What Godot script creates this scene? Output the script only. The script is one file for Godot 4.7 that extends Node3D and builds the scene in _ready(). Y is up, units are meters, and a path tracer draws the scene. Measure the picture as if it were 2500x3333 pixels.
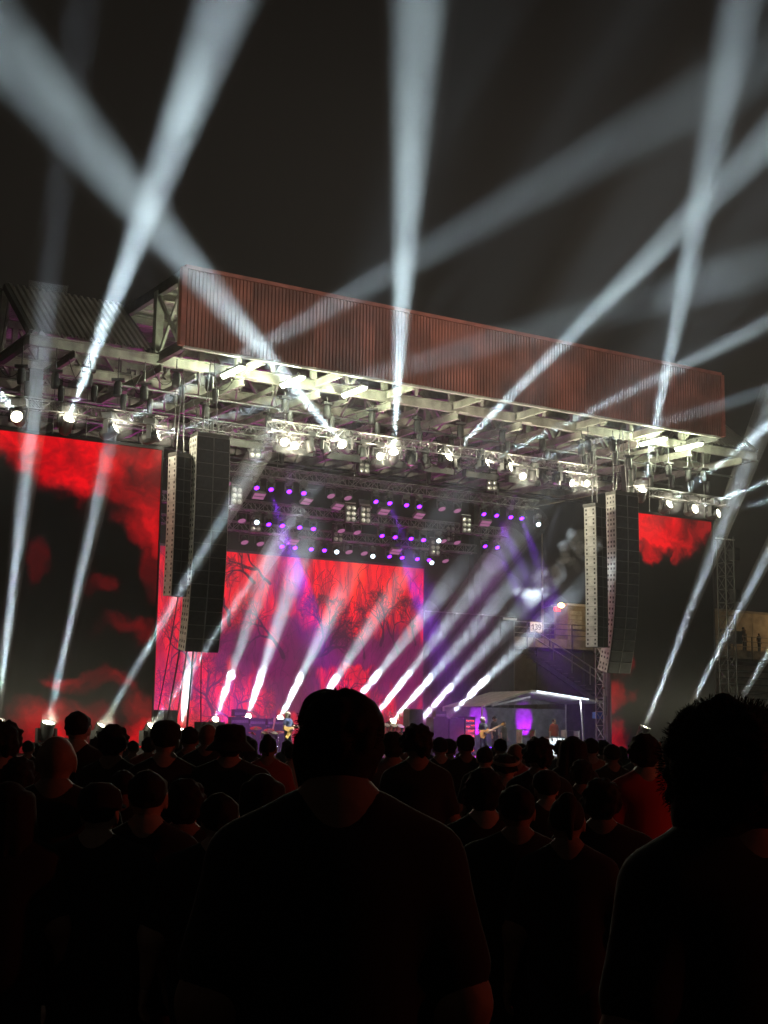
extends Node3D
# A night concert on an open-air stage, seen from the crowd. Metres; the stage runs along +X, the audience is at +Z.

var rng := RandomNumberGenerator.new()
var M := {}
var used := {}
const ORD := ["first", "second", "third", "fourth", "fifth", "sixth", "seventh", "eighth", "ninth", "tenth", "eleventh", "twelfth", "thirteenth", "fourteenth", "fifteenth", "sixteenth", "seventeenth", "eighteenth", "nineteenth", "twentieth", "twenty-first", "twenty-second", "twenty-third", "twenty-fourth", "twenty-fifth", "twenty-sixth", "twenty-seventh", "twenty-eighth", "twenty-ninth", "thirtieth", "thirty-first", "thirty-second", "thirty-third", "thirty-fourth", "thirty-fifth", "thirty-sixth", "thirty-seventh", "thirty-eighth", "thirty-ninth", "fortieth", "forty-first", "forty-second"]
const DECK := 0.95            # height of the stage floor
const HAZE := 0.0011          # thin haze in the whole air, per metre
var small_glare := []
var glare := []               # lamps that glare through smoke
var plumes := []              # smoke carried along by each beam lamp: [start, direction, half angle, start radius, length, density]

func _ready() -> void:
	rng.seed = 20240611
	make_view()
	make_materials()
	make_ground_and_stage()
	make_roof()
	make_screens()
	make_line_arrays()
	make_trusses_and_lamps()
	make_floor_lights()
	make_back_line()
	make_far_side()
	make_people()
	make_smoke()

# ------------------------------------------------------------------ view, sky, exposure
func make_view() -> void:
	var cam := Camera3D.new()
	cam.name = "camera"
	add_child(cam)
	var yaw := deg_to_rad(32.0)
	var pitch := deg_to_rad(9.05)
	var roll := deg_to_rad(0.75)
	var fw := Vector3(sin(yaw) * cos(pitch), sin(pitch), -cos(yaw) * cos(pitch))
	var rt := Vector3(cos(yaw), 0, sin(yaw))
	var up := rt.cross(fw)
	cam.transform = Transform3D(Basis(rt * cos(roll) + up * sin(roll), up * cos(roll) - rt * sin(roll), -fw), Vector3(0, 1.75, 0))
	cam.fov = 40.0
	cam.near = 0.1
	cam.far = 600.0
	cam.current = true
	var we := WorldEnvironment.new()
	we.name = "environment"
	add_child(we)
	var e := Environment.new()
	we.environment = e
	e.background_mode = Environment.BG_SKY
	var sky := ProceduralSkyMaterial.new()
	sky.sky_top_color = Color(0.125, 0.115, 0.102)
	sky.sky_horizon_color = Color(0.140, 0.128, 0.112)
	sky.ground_bottom_color = Color(0.05, 0.045, 0.04)
	sky.ground_horizon_color = Color(0.10, 0.09, 0.08)
	sky.sky_curve = 0.3
	e.sky = Sky.new()
	e.sky.sky_material = sky
	e.background_energy_multiplier = 0.46
	e.tonemap_mode = Environment.TONE_MAPPER_LINEAR
	e.tonemap_exposure = 1.0
	e.volumetric_fog_enabled = true
	e.volumetric_fog_density = 0.0
	e.sdfgi_enabled = true
	e.ssao_enabled = true
	e.ssil_enabled = true

# ------------------------------------------------------------------ mesh builder
class MB:
	var v := PackedVector3Array()
	var n := PackedVector3Array()
	var u := PackedVector2Array()
	var ix := PackedInt32Array()
	func quad(a: Vector3, b: Vector3, c: Vector3, d: Vector3) -> MB:
		var q := (b - a).cross(c - a)
		if q.length_squared() < 1e-14:
			q = (c - a).cross(d - a)
		q = q.normalized()
		var k := v.size()
		v.append_array([a, b, c, d])
		n.append_array([q, q, q, q])
		u.append_array([Vector2(0, 1), Vector2(1, 1), Vector2(1, 0), Vector2(0, 0)])
		ix.append_array([k, k + 2, k + 1, k, k + 3, k + 2])
		return self
	func tri(a: Vector3, b: Vector3, c: Vector3) -> MB:
		var q := (b - a).cross(c - a).normalized()
		var k := v.size()
		v.append_array([a, b, c])
		n.append_array([q, q, q])
		u.append_array([Vector2(0, 1), Vector2(1, 1), Vector2(0.5, 0)])
		ix.append_array([k, k + 2, k + 1])
		return self
	func box(c: Vector3, s: Vector3, B := Basis.IDENTITY) -> MB:
		var x := B.x * s.x * 0.5
		var y := B.y * s.y * 0.5
		var z := B.z * s.z * 0.5
		quad(c - x - y + z, c + x - y + z, c + x + y + z, c - x + y + z)
		quad(c + x - y - z, c - x - y - z, c - x + y - z, c + x + y - z)
		quad(c + x - y + z, c + x - y - z, c + x + y - z, c + x + y + z)
		quad(c - x - y - z, c - x - y + z, c - x + y + z, c - x + y - z)
		quad(c - x + y + z, c + x + y + z, c + x + y - z, c - x + y - z)
		quad(c - x - y - z, c + x - y - z, c + x - y + z, c - x - y + z)
		return self
	func frame_of(a: Vector3, b: Vector3, up := Vector3.UP) -> Basis:
		var z := (b - a).normalized()
		if absf(z.dot(up)) > 0.97:
			up = Vector3(0, 0, 1) if absf(z.z) < 0.9 else Vector3(1, 0, 0)
		var x := up.cross(z).normalized()
		return Basis(x, z.cross(x), z)
	func bar(a: Vector3, b: Vector3, w: float, h: float, up := Vector3.UP) -> MB:
		return box((a + b) * 0.5, Vector3(w, h, a.distance_to(b)), frame_of(a, b, up))
	func ibeam(a: Vector3, b: Vector3, w: float, h: float) -> MB:
		var t := h * 0.11
		var o := Vector3(0, h * 0.5 - t * 0.5, 0)
		bar(a + o, b + o, w, t)
		bar(a - o, b - o, w, t)
		bar(a, b, w * 0.14, h - 2 * t)
		return self
	func tube(a: Vector3, b: Vector3, r0: float, r1 := -1.0, seg := 8, caps := true) -> MB:
		if r1 < 0.0:
			r1 = r0
		var F := frame_of(a, b)
		var k := v.size()
		var slope := (r0 - r1) / maxf(a.distance_to(b), 1e-5)
		for j in seg + 1:
			var t := TAU * j / seg
			var d := F.x * cos(t) + F.y * sin(t)
			var q := (d + F.z * slope).normalized()
			v.append_array([a + d * r0, b + d * r1])
			n.append_array([q, q])
			u.append_array([Vector2(float(j) / seg, 1), Vector2(float(j) / seg, 0)])
		for j in seg:
			var p := k + j * 2
			ix.append_array([p, p + 1, p + 2, p + 2, p + 1, p + 3])
		if caps:
			disc(a, -F.z, r0, seg)
			disc(b, F.z, r1, seg)
		return self
	func disc(c: Vector3, d: Vector3, r: float, seg := 12) -> MB:
		if r < 1e-4:
			return self
		var F := frame_of(c, c + d)
		var k := v.size()
		v.append(c)
		n.append(d)
		u.append(Vector2(0.5, 0.5))
		for j in seg:
			var t := TAU * j / seg
			v.append(c + (F.x * cos(t) + F.y * sin(t)) * r)
			n.append(d)
			u.append(Vector2(0.5 + 0.5 * cos(t), 0.5 + 0.5 * sin(t)))
		for j in seg:
			ix.append_array([k, k + 1 + (j + 1) % seg, k + 1 + j])
		return self
	func path(pts: Array, r: float, seg := 6) -> MB:
		for j in pts.size() - 1:
			tube(pts[j], pts[j + 1], r, r, seg, false)
		return self
	# profile of (radius, along) turned round the z axis of T
	func lathe(prof: Array, seg: int, T := Transform3D.IDENTITY) -> MB:
		var k := v.size()
		var m := prof.size()
		for j in seg + 1:
			var t := TAU * j / seg
			for i in m:
				var p: Vector2 = prof[i]
				var a: Vector2 = prof[maxi(i - 1, 0)]
				var b: Vector2 = prof[mini(i + 1, m - 1)]
				var d := (b - a).normalized()
				v.append(T * Vector3(cos(t) * p.x, sin(t) * p.x, p.y))
				n.append((T.basis * Vector3(cos(t) * d.y, sin(t) * d.y, -d.x)).normalized())
				u.append(Vector2(float(j) / seg, float(i) / (m - 1)))
		for j in seg:
			for i in m - 1:
				var p := k + j * m + i
				ix.append_array([p, p + 1, p + m, p + m, p + 1, p + m + 1])
		return self
	func ball(c: Vector3, r: Vector3, seg := 12, rings := 8, B := Basis.IDENTITY) -> MB:
		var k := v.size()
		for i in rings + 1:
			var a := PI * i / rings
			for j in seg + 1:
				var t := TAU * j / seg
				var d := Vector3(sin(a) * cos(t), cos(a), sin(a) * sin(t))
				v.append(c + B * (d * r))
				n.append((B * (d / r)).normalized())
				u.append(Vector2(float(j) / seg, float(i) / rings))
		for i in rings:
			for j in seg:
				var p := k + i * (seg + 1) + j
				ix.append_array([p, p + 1, p + seg + 1, p + 1, p + seg + 2, p + seg + 1])
		return self
	# corrugated sheet: ribs step along U, run along V; N is the raised side
	func sheet(o: Vector3, U: Vector3, V: Vector3, N: Vector3, pitch: float, depth: float) -> MB:
		var L := U.length()
		var k := int(round(L / pitch))
		var du := U / k
		for j in k:
			var a := o + du * j
			var p := [a, a + du * 0.38, a + du * 0.5 + N * depth, a + du * 0.88 + N * depth, a + du]
			for i in 4:
				quad(p[i], p[i + 1], p[i + 1] + V, p[i] + V)
		return self
	func mesh() -> ArrayMesh:
		var arr := []
		arr.resize(Mesh.ARRAY_MAX)
		arr[Mesh.ARRAY_VERTEX] = v
		arr[Mesh.ARRAY_NORMAL] = n
		arr[Mesh.ARRAY_TEX_UV] = u
		arr[Mesh.ARRAY_INDEX] = ix
		var m := ArrayMesh.new()
		m.add_surface_from_arrays(Mesh.PRIMITIVE_TRIANGLES, arr)
		return m

# ------------------------------------------------------------------ scene tree helpers
func numbered(called: String) -> String:
	if not used.has(called):
		used[called] = 0
		return called
	used[called] += 1
	return "%s_%03d" % [called, used[called]]

func tag(o: Node, label: String, category: String, group := "") -> void:
	o.set_meta("label", label)
	o.set_meta("category", category)
	if group:
		o.set_meta("group", group)

func thing(called: String, label: String, category: String, at := Vector3.ZERO, group := "", turn := 0.0) -> Node3D:
	var o := Node3D.new()
	o.name = numbered(called)
	add_child(o)
	o.position = at
	o.rotation.y = turn
	tag(o, label, category, group)
	return o

func copy(o: Node3D, called: String, label: String, at: Vector3, turn := 0.0, group := "") -> Node3D:
	var c: Node3D = o.duplicate()
	c.name = numbered(called)
	add_child(c)
	c.position = at
	c.rotation = Vector3(0, turn, 0)
	c.set_meta("label", label)
	if group:
		c.set_meta("group", group)
	return c

func part(parent: Node3D, called: String, shape, mat: Material) -> MeshInstance3D:
	var o := MeshInstance3D.new()
	o.name = called
	o.mesh = shape.mesh() if shape is MB else shape
	o.material_override = mat
	parent.add_child(o, true)
	return o

func structure(called: String, shape: MB, mat: Material) -> MeshInstance3D:
	var o := part(self, called, shape, mat)
	o.set_meta("kind", "structure")
	return o

func basis_to(d: Vector3) -> Basis:
	# local -Z looks along d
	return Basis.looking_at(d, Vector3.UP if absf(d.normalized().y) < 0.98 else Vector3(0, 0, 1))

func spot(parent: Node3D, at: Vector3, d: Vector3, energy: float, angle: float, col: Color, size := 0.06, soft := 0.5) -> SpotLight3D:
	var s := SpotLight3D.new()
	s.name = "beam"
	parent.add_child(s, true)
	s.position = at
	s.basis = basis_to(d)
	s.light_energy = energy
	s.spot_angle = angle
	s.spot_angle_attenuation = soft
	s.spot_range = 120.0
	s.spot_attenuation = 2.0
	s.light_color = col
	s.light_size = size
	s.shadow_enabled = true
	return s

func beam(parent: Node3D, at: Vector3, d: Vector3, energy: float, angle: float, col: Color, r0: float, smoke: Array) -> void:
	spot(parent, at, d, energy, angle, col, r0, 1.0)
	for s in smoke:
		plumes.append([parent.position + at, d.normalized(), deg_to_rad(angle), r0, s[0], s[1]])

func omni(parent: Node3D, at: Vector3, energy: float, col: Color, size := 0.1) -> OmniLight3D:
	var s := OmniLight3D.new()
	s.name = "glow"
	parent.add_child(s, true)
	s.position = at
	s.light_energy = energy
	s.omni_range = 60.0
	s.omni_attenuation = 2.0
	s.light_color = col
	s.light_size = size
	s.shadow_enabled = true
	return s

# ------------------------------------------------------------------ materials
func paint(c: Color, rough := 0.7, metal := 0.0, vary := 0.0, scale := 1.0) -> StandardMaterial3D:
	# c is the real (linear) base colour
	var m := StandardMaterial3D.new()
	m.albedo_color = c.linear_to_srgb()
	m.roughness = rough
	m.metallic = metal
	if vary > 0.0:
		var f := FastNoiseLite.new()
		f.seed = rng.randi() % 10000
		f.noise_type = FastNoiseLite.TYPE_SIMPLEX_SMOOTH
		f.frequency = 0.012
		f.fractal_octaves = 5
		var t := NoiseTexture2D.new()
		t.width = 256
		t.height = 256
		t.seamless = true
		t.noise = f
		var g := Gradient.new()
		g.set_color(0, Color(1.0 - vary, 1.0 - vary, 1.0 - vary))
		g.set_color(1, Color(1, 1, 1))
		t.color_ramp = g
		m.albedo_texture = t
		m.uv1_triplanar = true
		m.uv1_world_triplanar = true
		m.uv1_scale = Vector3.ONE * scale
	return m

func lamp(c: Color, energy: float) -> StandardMaterial3D:
	var m := StandardMaterial3D.new()
	m.albedo_color = Color(0.05, 0.05, 0.05)
	m.emission_enabled = true
	m.emission = c
	m.emission_energy_multiplier = energy
	return m

func make_materials() -> void:
	M.ground = paint(Color(0.045, 0.044, 0.042), 0.9, 0.0, 0.5, 0.35)
	M.deck = paint(Color(0.03, 0.03, 0.032), 0.55, 0.0, 0.4, 0.5)
	M.red_sheet = paint(Color(0.25, 0.084, 0.060), 0.62, 0.0, 0.5, 0.11)
	M.red_sheet_b = paint(Color(0.225, 0.080, 0.060), 0.66, 0.0, 0.5, 0.13)
	M.red_sheet_c = paint(Color(0.26, 0.082, 0.056), 0.6, 0.0, 0.55, 0.09)
	M.red_trim = paint(Color(0.24, 0.07, 0.05), 0.6, 0.0, 0.25, 0.4)
	M.grey_sheet = paint(Color(0.30, 0.30, 0.26), 0.5, 0.2, 0.35, 0.2)
	M.deck_sheet = paint(Color(0.42, 0.41, 0.38), 0.6, 0.1, 0.3, 0.2)
	M.green_steel = paint(Color(0.42, 0.43, 0.37), 0.55, 0.0, 0.3, 0.45)
	M.dark_steel = paint(Color(0.09, 0.09, 0.085), 0.5, 0.3, 0.3, 0.5)
	M.alloy = paint(Color(0.46, 0.46, 0.46), 0.38, 0.85, 0.2, 0.8)
	M.dull_alloy = paint(Color(0.20, 0.20, 0.20), 0.45, 0.7, 0.2, 0.8)
	M.black = paint(Color(0.018, 0.018, 0.019), 0.5)
	M.black_box = paint(Color(0.028, 0.028, 0.03), 0.62, 0.0, 0.4, 0.9)
	M.grille = paint(Color(0.035, 0.036, 0.037), 0.55, 0.2, 0.3, 1.4)
	M.case_grey = paint(Color(0.16, 0.16, 0.155), 0.55, 0.1, 0.25, 0.8)
	M.rail_white = paint(Color(0.62, 0.61, 0.57), 0.5, 0.0, 0.25, 0.8)
	M.cable = paint(Color(0.012, 0.012, 0.012), 0.6)
	M.glass_lamp = paint(Color(0.55, 0.55, 0.52), 0.15, 0.6)
	M.concrete = paint(Color(0.34, 0.31, 0.27), 0.85, 0.0, 0.35, 0.3)
	M.beige = paint(Color(0.46, 0.40, 0.31), 0.85, 0.0, 0.3, 0.3)
	M.drape = paint(Color(0.014, 0.014, 0.016), 0.95)
	M.canvas = paint(Color(0.55, 0.54, 0.52), 0.75, 0.0, 0.2, 0.5)
	M.tent_wall = paint(Color(0.26, 0.25, 0.27), 0.85, 0.0, 0.3, 0.5)
	M.white = paint(Color(0.75, 0.74, 0.70), 0.5)
	M.chrome = paint(Color(0.8, 0.8, 0.8), 0.12, 1.0)
	M.brass = paint(Color(0.72, 0.58, 0.30), 0.22, 1.0)
	M.beam_lens = lamp(Color(1.0, 0.97, 0.82), 30.0)
	M.dim_lens = lamp(Color(1.0, 0.97, 0.90), 8.0)
	M.purple_lens = lamp(Color(0.42, 0.10, 1.0), 9.0)
	M.pink_lens = lamp(Color(0.80, 0.50, 0.68), 0.55)
	M.cool_lens = lamp(Color(0.85, 0.95, 1.0), 5.0)
	M.gable_tube = lamp(Color(0.9, 0.96, 1.0), 2.2)
	M.tube_white = lamp(Color(0.95, 1.0, 0.86), 9.0)
	M.sodium = lamp(Color(1.0, 0.72, 0.35), 25.0)
	M.red_led = lamp(Color(1.0, 0.10, 0.05), 6.0)
	M.orange_led = lamp(Color(1.0, 0.30, 0.10), 3.0)
	M.magenta_lens = lamp(Color(1.0, 0.15, 0.75), 8.0)
	M.skin = paint(Color(0.30, 0.17, 0.12), 0.62, 0.0, 0.15, 6.0)
	M.skin_pale = paint(Color(0.48, 0.32, 0.25), 0.5, 0.0, 0.15, 6.0)
	M.hair_dark = paint(Color(0.012, 0.010, 0.009), 0.85)
	M.hair_pale = paint(Color(0.42, 0.36, 0.26), 0.75)
	M.cloth = {
		"black": paint(Color(0.014, 0.013, 0.014), 0.9), "grey": paint(Color(0.10, 0.10, 0.10), 0.9), "red": paint(Color(0.30, 0.045, 0.035), 0.9),
		"brightred": paint(Color(0.50, 0.03, 0.03), 0.9), "orange": paint(Color(0.34, 0.13, 0.06), 0.9), "beige": paint(Color(0.42, 0.36, 0.30), 0.9), "blue": paint(Color(0.04, 0.06, 0.12), 0.9),
	}
	for k in M.cloth:
		M.cloth[k].rim_enabled = true
		M.cloth[k].rim = 0.4
	M.denim = paint(Color(0.03, 0.035, 0.05), 0.9)
	M.cup = StandardMaterial3D.new()
	M.cup.transparency = BaseMaterial3D.TRANSPARENCY_ALPHA
	M.cup.albedo_color = Color(0.9, 0.92, 0.95, 0.25)
	M.cup.roughness = 0.06

# ------------------------------------------------------------------ ground and stage floor
func make_ground_and_stage() -> void:
	structure("ground", MB.new().box(Vector3(40, -0.2, -60), Vector3(500, 0.4, 500)), M.ground)
	var st := thing("stage_platform", "black stage platform under the big red roof", "stage", Vector3(30.5, 0, -53.5))
	part(st, "floor", MB.new().box(Vector3(0, DECK - 0.03, 0), Vector3(36, 0.06, 17)), M.deck)
	part(st, "front_skirt", MB.new().box(Vector3(0, DECK / 2 - 0.03, 8.4), Vector3(35.8, DECK - 0.06, 0.05)), M.drape)
	for i in 13:
		part(st, "leg", MB.new().box(Vector3(-17.5 + i * 2.9, (DECK - 0.06) / 2, 7.9), Vector3(0.08, DECK - 0.06, 0.08)), M.dull_alloy)
# ------------------------------------------------------------------ the roof over the stage
func make_roof() -> void:
	const XL := 14.8
	const XR := 51.0
	const BL := 19.62
	const BR := 46.12
	var step := (BR - BL) / 8.0
	var roof := thing("stage_roof", "steel stage roof with a long dull red corrugated fascia", "roof", Vector3.ZERO)
	# red fascia
	var coping := MB.new()
	coping.bar(Vector3(BL - 0.06, 18.30, -45.0), Vector3(BR + 0.06, 18.30, -45.0), 0.22, 0.14)
	var fas := part(roof, "fascia", coping, M.red_trim)
	fas.set_meta("label", "dull red corrugated metal fascia")
	for i in 10:
		var w := (BR - BL) / 10.0
		part(fas, "panel", MB.new().sheet(Vector3(BL + w * i, 15.40, -45.0), Vector3(w - 0.004, 0, 0), Vector3(0, 2.83, 0), Vector3(0, 0, 1), 0.15, 0.045), [M.red_sheet, M.red_sheet_b, M.red_sheet, M.red_sheet_c][i % 4])
	part(fas, "corner_trim", MB.new().box(Vector3(BL - 0.10, 16.83, -45.0), Vector3(0.2, 2.88, 0.24)), M.red_trim)
	part(fas, "corner_trim", MB.new().box(Vector3(BR + 0.10, 16.83, -45.0), Vector3(0.2, 2.88, 0.24)), M.red_trim)
	part(fas, "bottom_rail", MB.new().bar(Vector3(BL, 15.36, -45.08), Vector3(BR, 15.36, -45.08), 0.16, 0.07), M.green_steel)
	# flat roof deck, ribs along X, and the two sloped wing sheets
	var dk := part(roof, "roof_deck", MB.new().bar(Vector3(BL, 18.42, -50.0), Vector3(BR, 18.42, -50.0), 0.1, 0.1), M.dark_steel)
	for i in 8:
		part(dk, "panel", MB.new().sheet(Vector3(BL + step * i, 18.22, -45.12), Vector3(0, 0, -18.9), Vector3(step - 0.01, 0, 0), Vector3.DOWN, 0.24, 0.05), M.deck_sheet)
	for s in [[XL, BL], [BR, XR]]:
		for i in 2:
			var w: float = (s[1] - s[0]) / 2.0
			part(dk, "panel", MB.new().sheet(Vector3(s[0] + w * i, 18.22, -50.7), Vector3(0, 0, -13.3), Vector3(w - 0.01, 0, 0), Vector3.DOWN, 0.24, 0.05), M.deck_sheet)
	var run := Vector3(0, 2.62, -3.35)
	var up_n := Vector3(0, 3.35, 2.62).normalized()
	for s in [[XL, BL - 0.25], [BR + 0.25, XR]]:
		var edge := MB.new()
		for x in [s[0], s[1]]:
			edge.bar(Vector3(x, 15.63, -47.4), Vector3(x, 15.63, -47.4) + run, 0.14, 0.26)
		edge.bar(Vector3(s[0], 18.27, -50.78), Vector3(s[1], 18.27, -50.78), 0.14, 0.12)
		var wing := part(roof, "wing_roof", edge, M.dark_steel)
		wing.set_meta("label", "sloping grey corrugated wing roof")
		for i in 3:
			var w: float = (s[1] - s[0]) / 3.0
			part(wing, "panel", MB.new().sheet(Vector3(s[0] + w * i, 15.72, -47.42), Vector3(w - 0.004, 0, 0), run, up_n, 0.26, 0.09), M.grey_sheet)
	# open end of the box: posts, braces and edge beams
	for x in [BL, BR]:
		var f := part(roof, "box_end_frame", MB.new().bar(Vector3(x, 18.05, -45.1), Vector3(x, 18.05, -50.9), 0.2, 0.42), M.dark_steel)
		part(f, "post", MB.new().box(Vector3(x, 16.83, -45.35), Vector3(0.22, 2.4, 0.22)), M.green_steel)
		part(f, "post", MB.new().box(Vector3(x, 16.83, -47.42), Vector3(0.3, 2.4, 0.3)), M.green_steel)
		part(f, "brace", MB.new().bar(Vector3(x - 0.06, 15.7, -45.4), Vector3(x - 0.06, 17.8, -47.3), 0.1, 0.14), M.green_steel)
		part(f, "brace", MB.new().bar(Vector3(x + 0.06, 17.8, -45.4), Vector3(x + 0.06, 15.7, -47.3), 0.1, 0.14), M.green_steel)
		part(f, "bottom_beam", MB.new().ibeam(Vector3(x, 15.42, -45.1), Vector3(x, 15.42, -47.2), 0.2, 0.36), M.dark_steel)
	for x in [XL, XR]:
		var f := part(roof, "wing_end_frame", MB.new().ibeam(Vector3(x, 15.42, -47.4), Vector3(x, 15.42, -63.8), 0.22, 0.4), M.dark_steel)
		for z in [-50.8, -54.2, -57.6, -61.0]:
			part(f, "post", MB.new().box(Vector3(x, 16.83, z), Vector3(0.24, 2.4, 0.24)), M.green_steel)
			part(f, "brace", MB.new().bar(Vector3(x, 15.7, z + 0.1), Vector3(x, 17.8, z + 3.2 if z < -51 else z + 0.8), 0.1, 0.14), M.green_steel)
		part(f, "top_beam", MB.new().ibeam(Vector3(x, 18.0, -50.8), Vector3(x, 18.0, -63.8), 0.2, 0.36), M.green_steel)
	# girders across the stage
	var post_x := []
	for j in range(-1, 10):
		post_x.append(clampf(BL + step * j, XL + 0.15, XR - 0.15))
	post_x.append(XR - 0.15)
	for z in [-47.4, -50.8, -54.2, -57.6, -61.0]:
		var g := part(roof, "girder", MB.new().ibeam(Vector3(XL, 15.40, z), Vector3(XR, 15.40, z), 0.18, 0.40), M.green_steel)
		part(g, "top_chord", MB.new().ibeam(Vector3(XL if z < -50 else BL, 17.86, z), Vector3(XR if z < -50 else BR, 17.86, z), 0.24, 0.36), M.green_steel)
		for j in post_x.size():
			var x: float = post_x[j]
			if z > -50 and (x < BL + 1.0 or x > BR - 1.0):
				continue
			part(g, "post", MB.new().box(Vector3(x, 16.66, z), Vector3(0.22, 2.05, 0.2)), M.green_steel)
			if j + 1 < post_x.size():
				var x2: float = post_x[j + 1]
				var mid := (x + x2) / 2
				part(g, "brace", MB.new().bar(Vector3(x + 0.2, 17.6, z), Vector3(mid - 0.06, 15.7, z), 0.12, 0.16, Vector3(0, 0, 1)), M.green_steel)
				part(g, "brace", MB.new().bar(Vector3(x2 - 0.2, 17.6, z), Vector3(mid + 0.06, 15.7, z), 0.12, 0.16, Vector3(0, 0, 1)), M.green_steel)
	# beams running up-stage under the girders
	for j in post_x.size():
		var x: float = post_x[j]
		if x > XL + 1 and x < XR - 1:
			part(roof, "cross_beam", MB.new().ibeam(Vector3(x, 14.98, -46.9), Vector3(x, 14.98, -63.6), 0.15, 0.32), M.green_steel)
			if x > BL + 1 and x < BR - 1:
				part(roof, "outrigger", MB.new().ibeam(Vector3(x, 15.42, -45.2), Vector3(x, 15.42, -47.2), 0.12, 0.3), M.green_steel)
				part(roof, "gusset", MB.new().box(Vector3(x + 0.45, 15.2, -47.2), Vector3(0.5, 0.03, 0.4)), M.green_steel)
				part(roof, "knee_brace", MB.new().bar(Vector3(x + 0.3, 17.7, -45.3), Vector3(x + 1.3, 15.6, -47.0), 0.13, 0.17), M.green_steel)
	for j in 8:   # thin secondary beams between
		var x := BL + step * (j + 0.5)
		part(roof, "secondary_beam", MB.new().ibeam(Vector3(x, 15.06, -47.6), Vector3(x, 15.06, -63.0), 0.09, 0.2), M.green_steel)
	for z in [-49.1, -52.5, -55.9, -59.3]:
		part(roof, "pipe", MB.new().tube(Vector3(XL, 14.68, z), Vector3(XR, 14.68, z), 0.05), M.dull_alloy)
	for k in 14:
		part(roof, "purlin", MB.new().box(Vector3((BL + BR) / 2, 18.1, -46.2 - k * 1.2), Vector3(BR - BL, 0.12, 0.06)), M.green_steel)
	for j in 16:
		var x := BL + step * (j * 0.5 + 0.25)
		for z in [-47.4, -50.8, -54.2, -57.6]:
			part(roof, "bottom_brace", MB.new().bar(Vector3(x - 0.75, 15.2, z), Vector3(x + 0.75, 15.2, z - 3.4), 0.06, 0.06), M.green_steel)
	for c in [[15.6, -49.2], [45.4, -50.4], [15.6, -62.5], [45.0, -62.5]]:
		part(roof, "column", MB.new().box(Vector3(c[0], 7.4, c[1]), Vector3(0.5, 14.8, 0.5)), M.dark_steel)
	# flood bars between fascia and front girder
	var fl := [[22.1, -46.1], [24.62, -46.1], [27.36, -46.1], [43.2, -46.3], [45.3, -46.2]]
	var fln := ["left end of the fascia", "second bay of the fascia", "third bay of the fascia", "right end of the fascia before the last one", "right corner of the fascia"]
	for k in fl.size():
		var o := thing("flood_bar", "bright white flood bar under the %s" % fln[k], "flood light", Vector3(fl[k][0], 15.06, fl[k][1]), "flood bars under the fascia")
		part(o, "housing", MB.new().box(Vector3(0, 0.07, 0), Vector3(0.26, 0.08, 1.7)), M.case_grey)
		part(o, "lamp_tube", MB.new().box(Vector3(0, -0.01, 0), Vector3(0.24, 0.07, 1.6)).tube(Vector3(0, -0.05, -0.8), Vector3(0, -0.05, 0.8), 0.08, 0.08, 10), M.tube_white)
		part(o, "bracket", MB.new().box(Vector3(0, 0.17, -0.5), Vector3(0.05, 0.14, 0.05)), M.dark_steel)
		part(o, "bracket", MB.new().box(Vector3(0, 0.17, 0.5), Vector3(0.05, 0.14, 0.05)), M.dark_steel)
		omni(o, Vector3(0, -0.28, 0), 15.0, Color(0.96, 1.0, 0.84), 0.2)
# ------------------------------------------------------------------ LED screens and their pictures
func fbm(seed_: int, freq: float, oct := 5) -> FastNoiseLite:
	var f := FastNoiseLite.new()
	f.seed = seed_
	f.noise_type = FastNoiseLite.TYPE_SIMPLEX_SMOOTH
	f.frequency = freq
	f.fractal_octaves = oct
	return f

func stamp(im: Image, p: Vector2, r: float, col: Color, a: float) -> void:
	var w := im.get_width()
	var h := im.get_height()
	for y in range(maxi(0, int(p.y - r - 1)), mini(h, int(p.y + r + 2))):
		for x in range(maxi(0, int(p.x - r - 1)), mini(w, int(p.x + r + 2))):
			var d := Vector2(x, y).distance_to(p)
			var k := clampf(r + 0.7 - d, 0.0, 1.0) * a
			if k > 0.0:
				im.set_pixel(x, y, im.get_pixel(x, y).lerp(col, k))

func branch(im: Image, p: Vector2, ang: float, length: float, r: float, depth: int, col: Color) -> void:
	var n := int(length / 3.0) + 1
	var a := ang
	for i in n:
		p += Vector2(cos(a), -sin(a)) * 3.0
		a += rng.randf_range(-0.16, 0.16)
		stamp(im, p, maxf(r * 1.25 * (1.0 - 0.4 * i / n), 0.6), col, 0.9)
	if depth > 0:
		for k in rng.randi_range(2, 3):
			branch(im, p, a + rng.randf_range(-0.85, 0.85), length * rng.randf_range(0.55, 0.85), r * 0.62, depth - 1, col)

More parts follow.
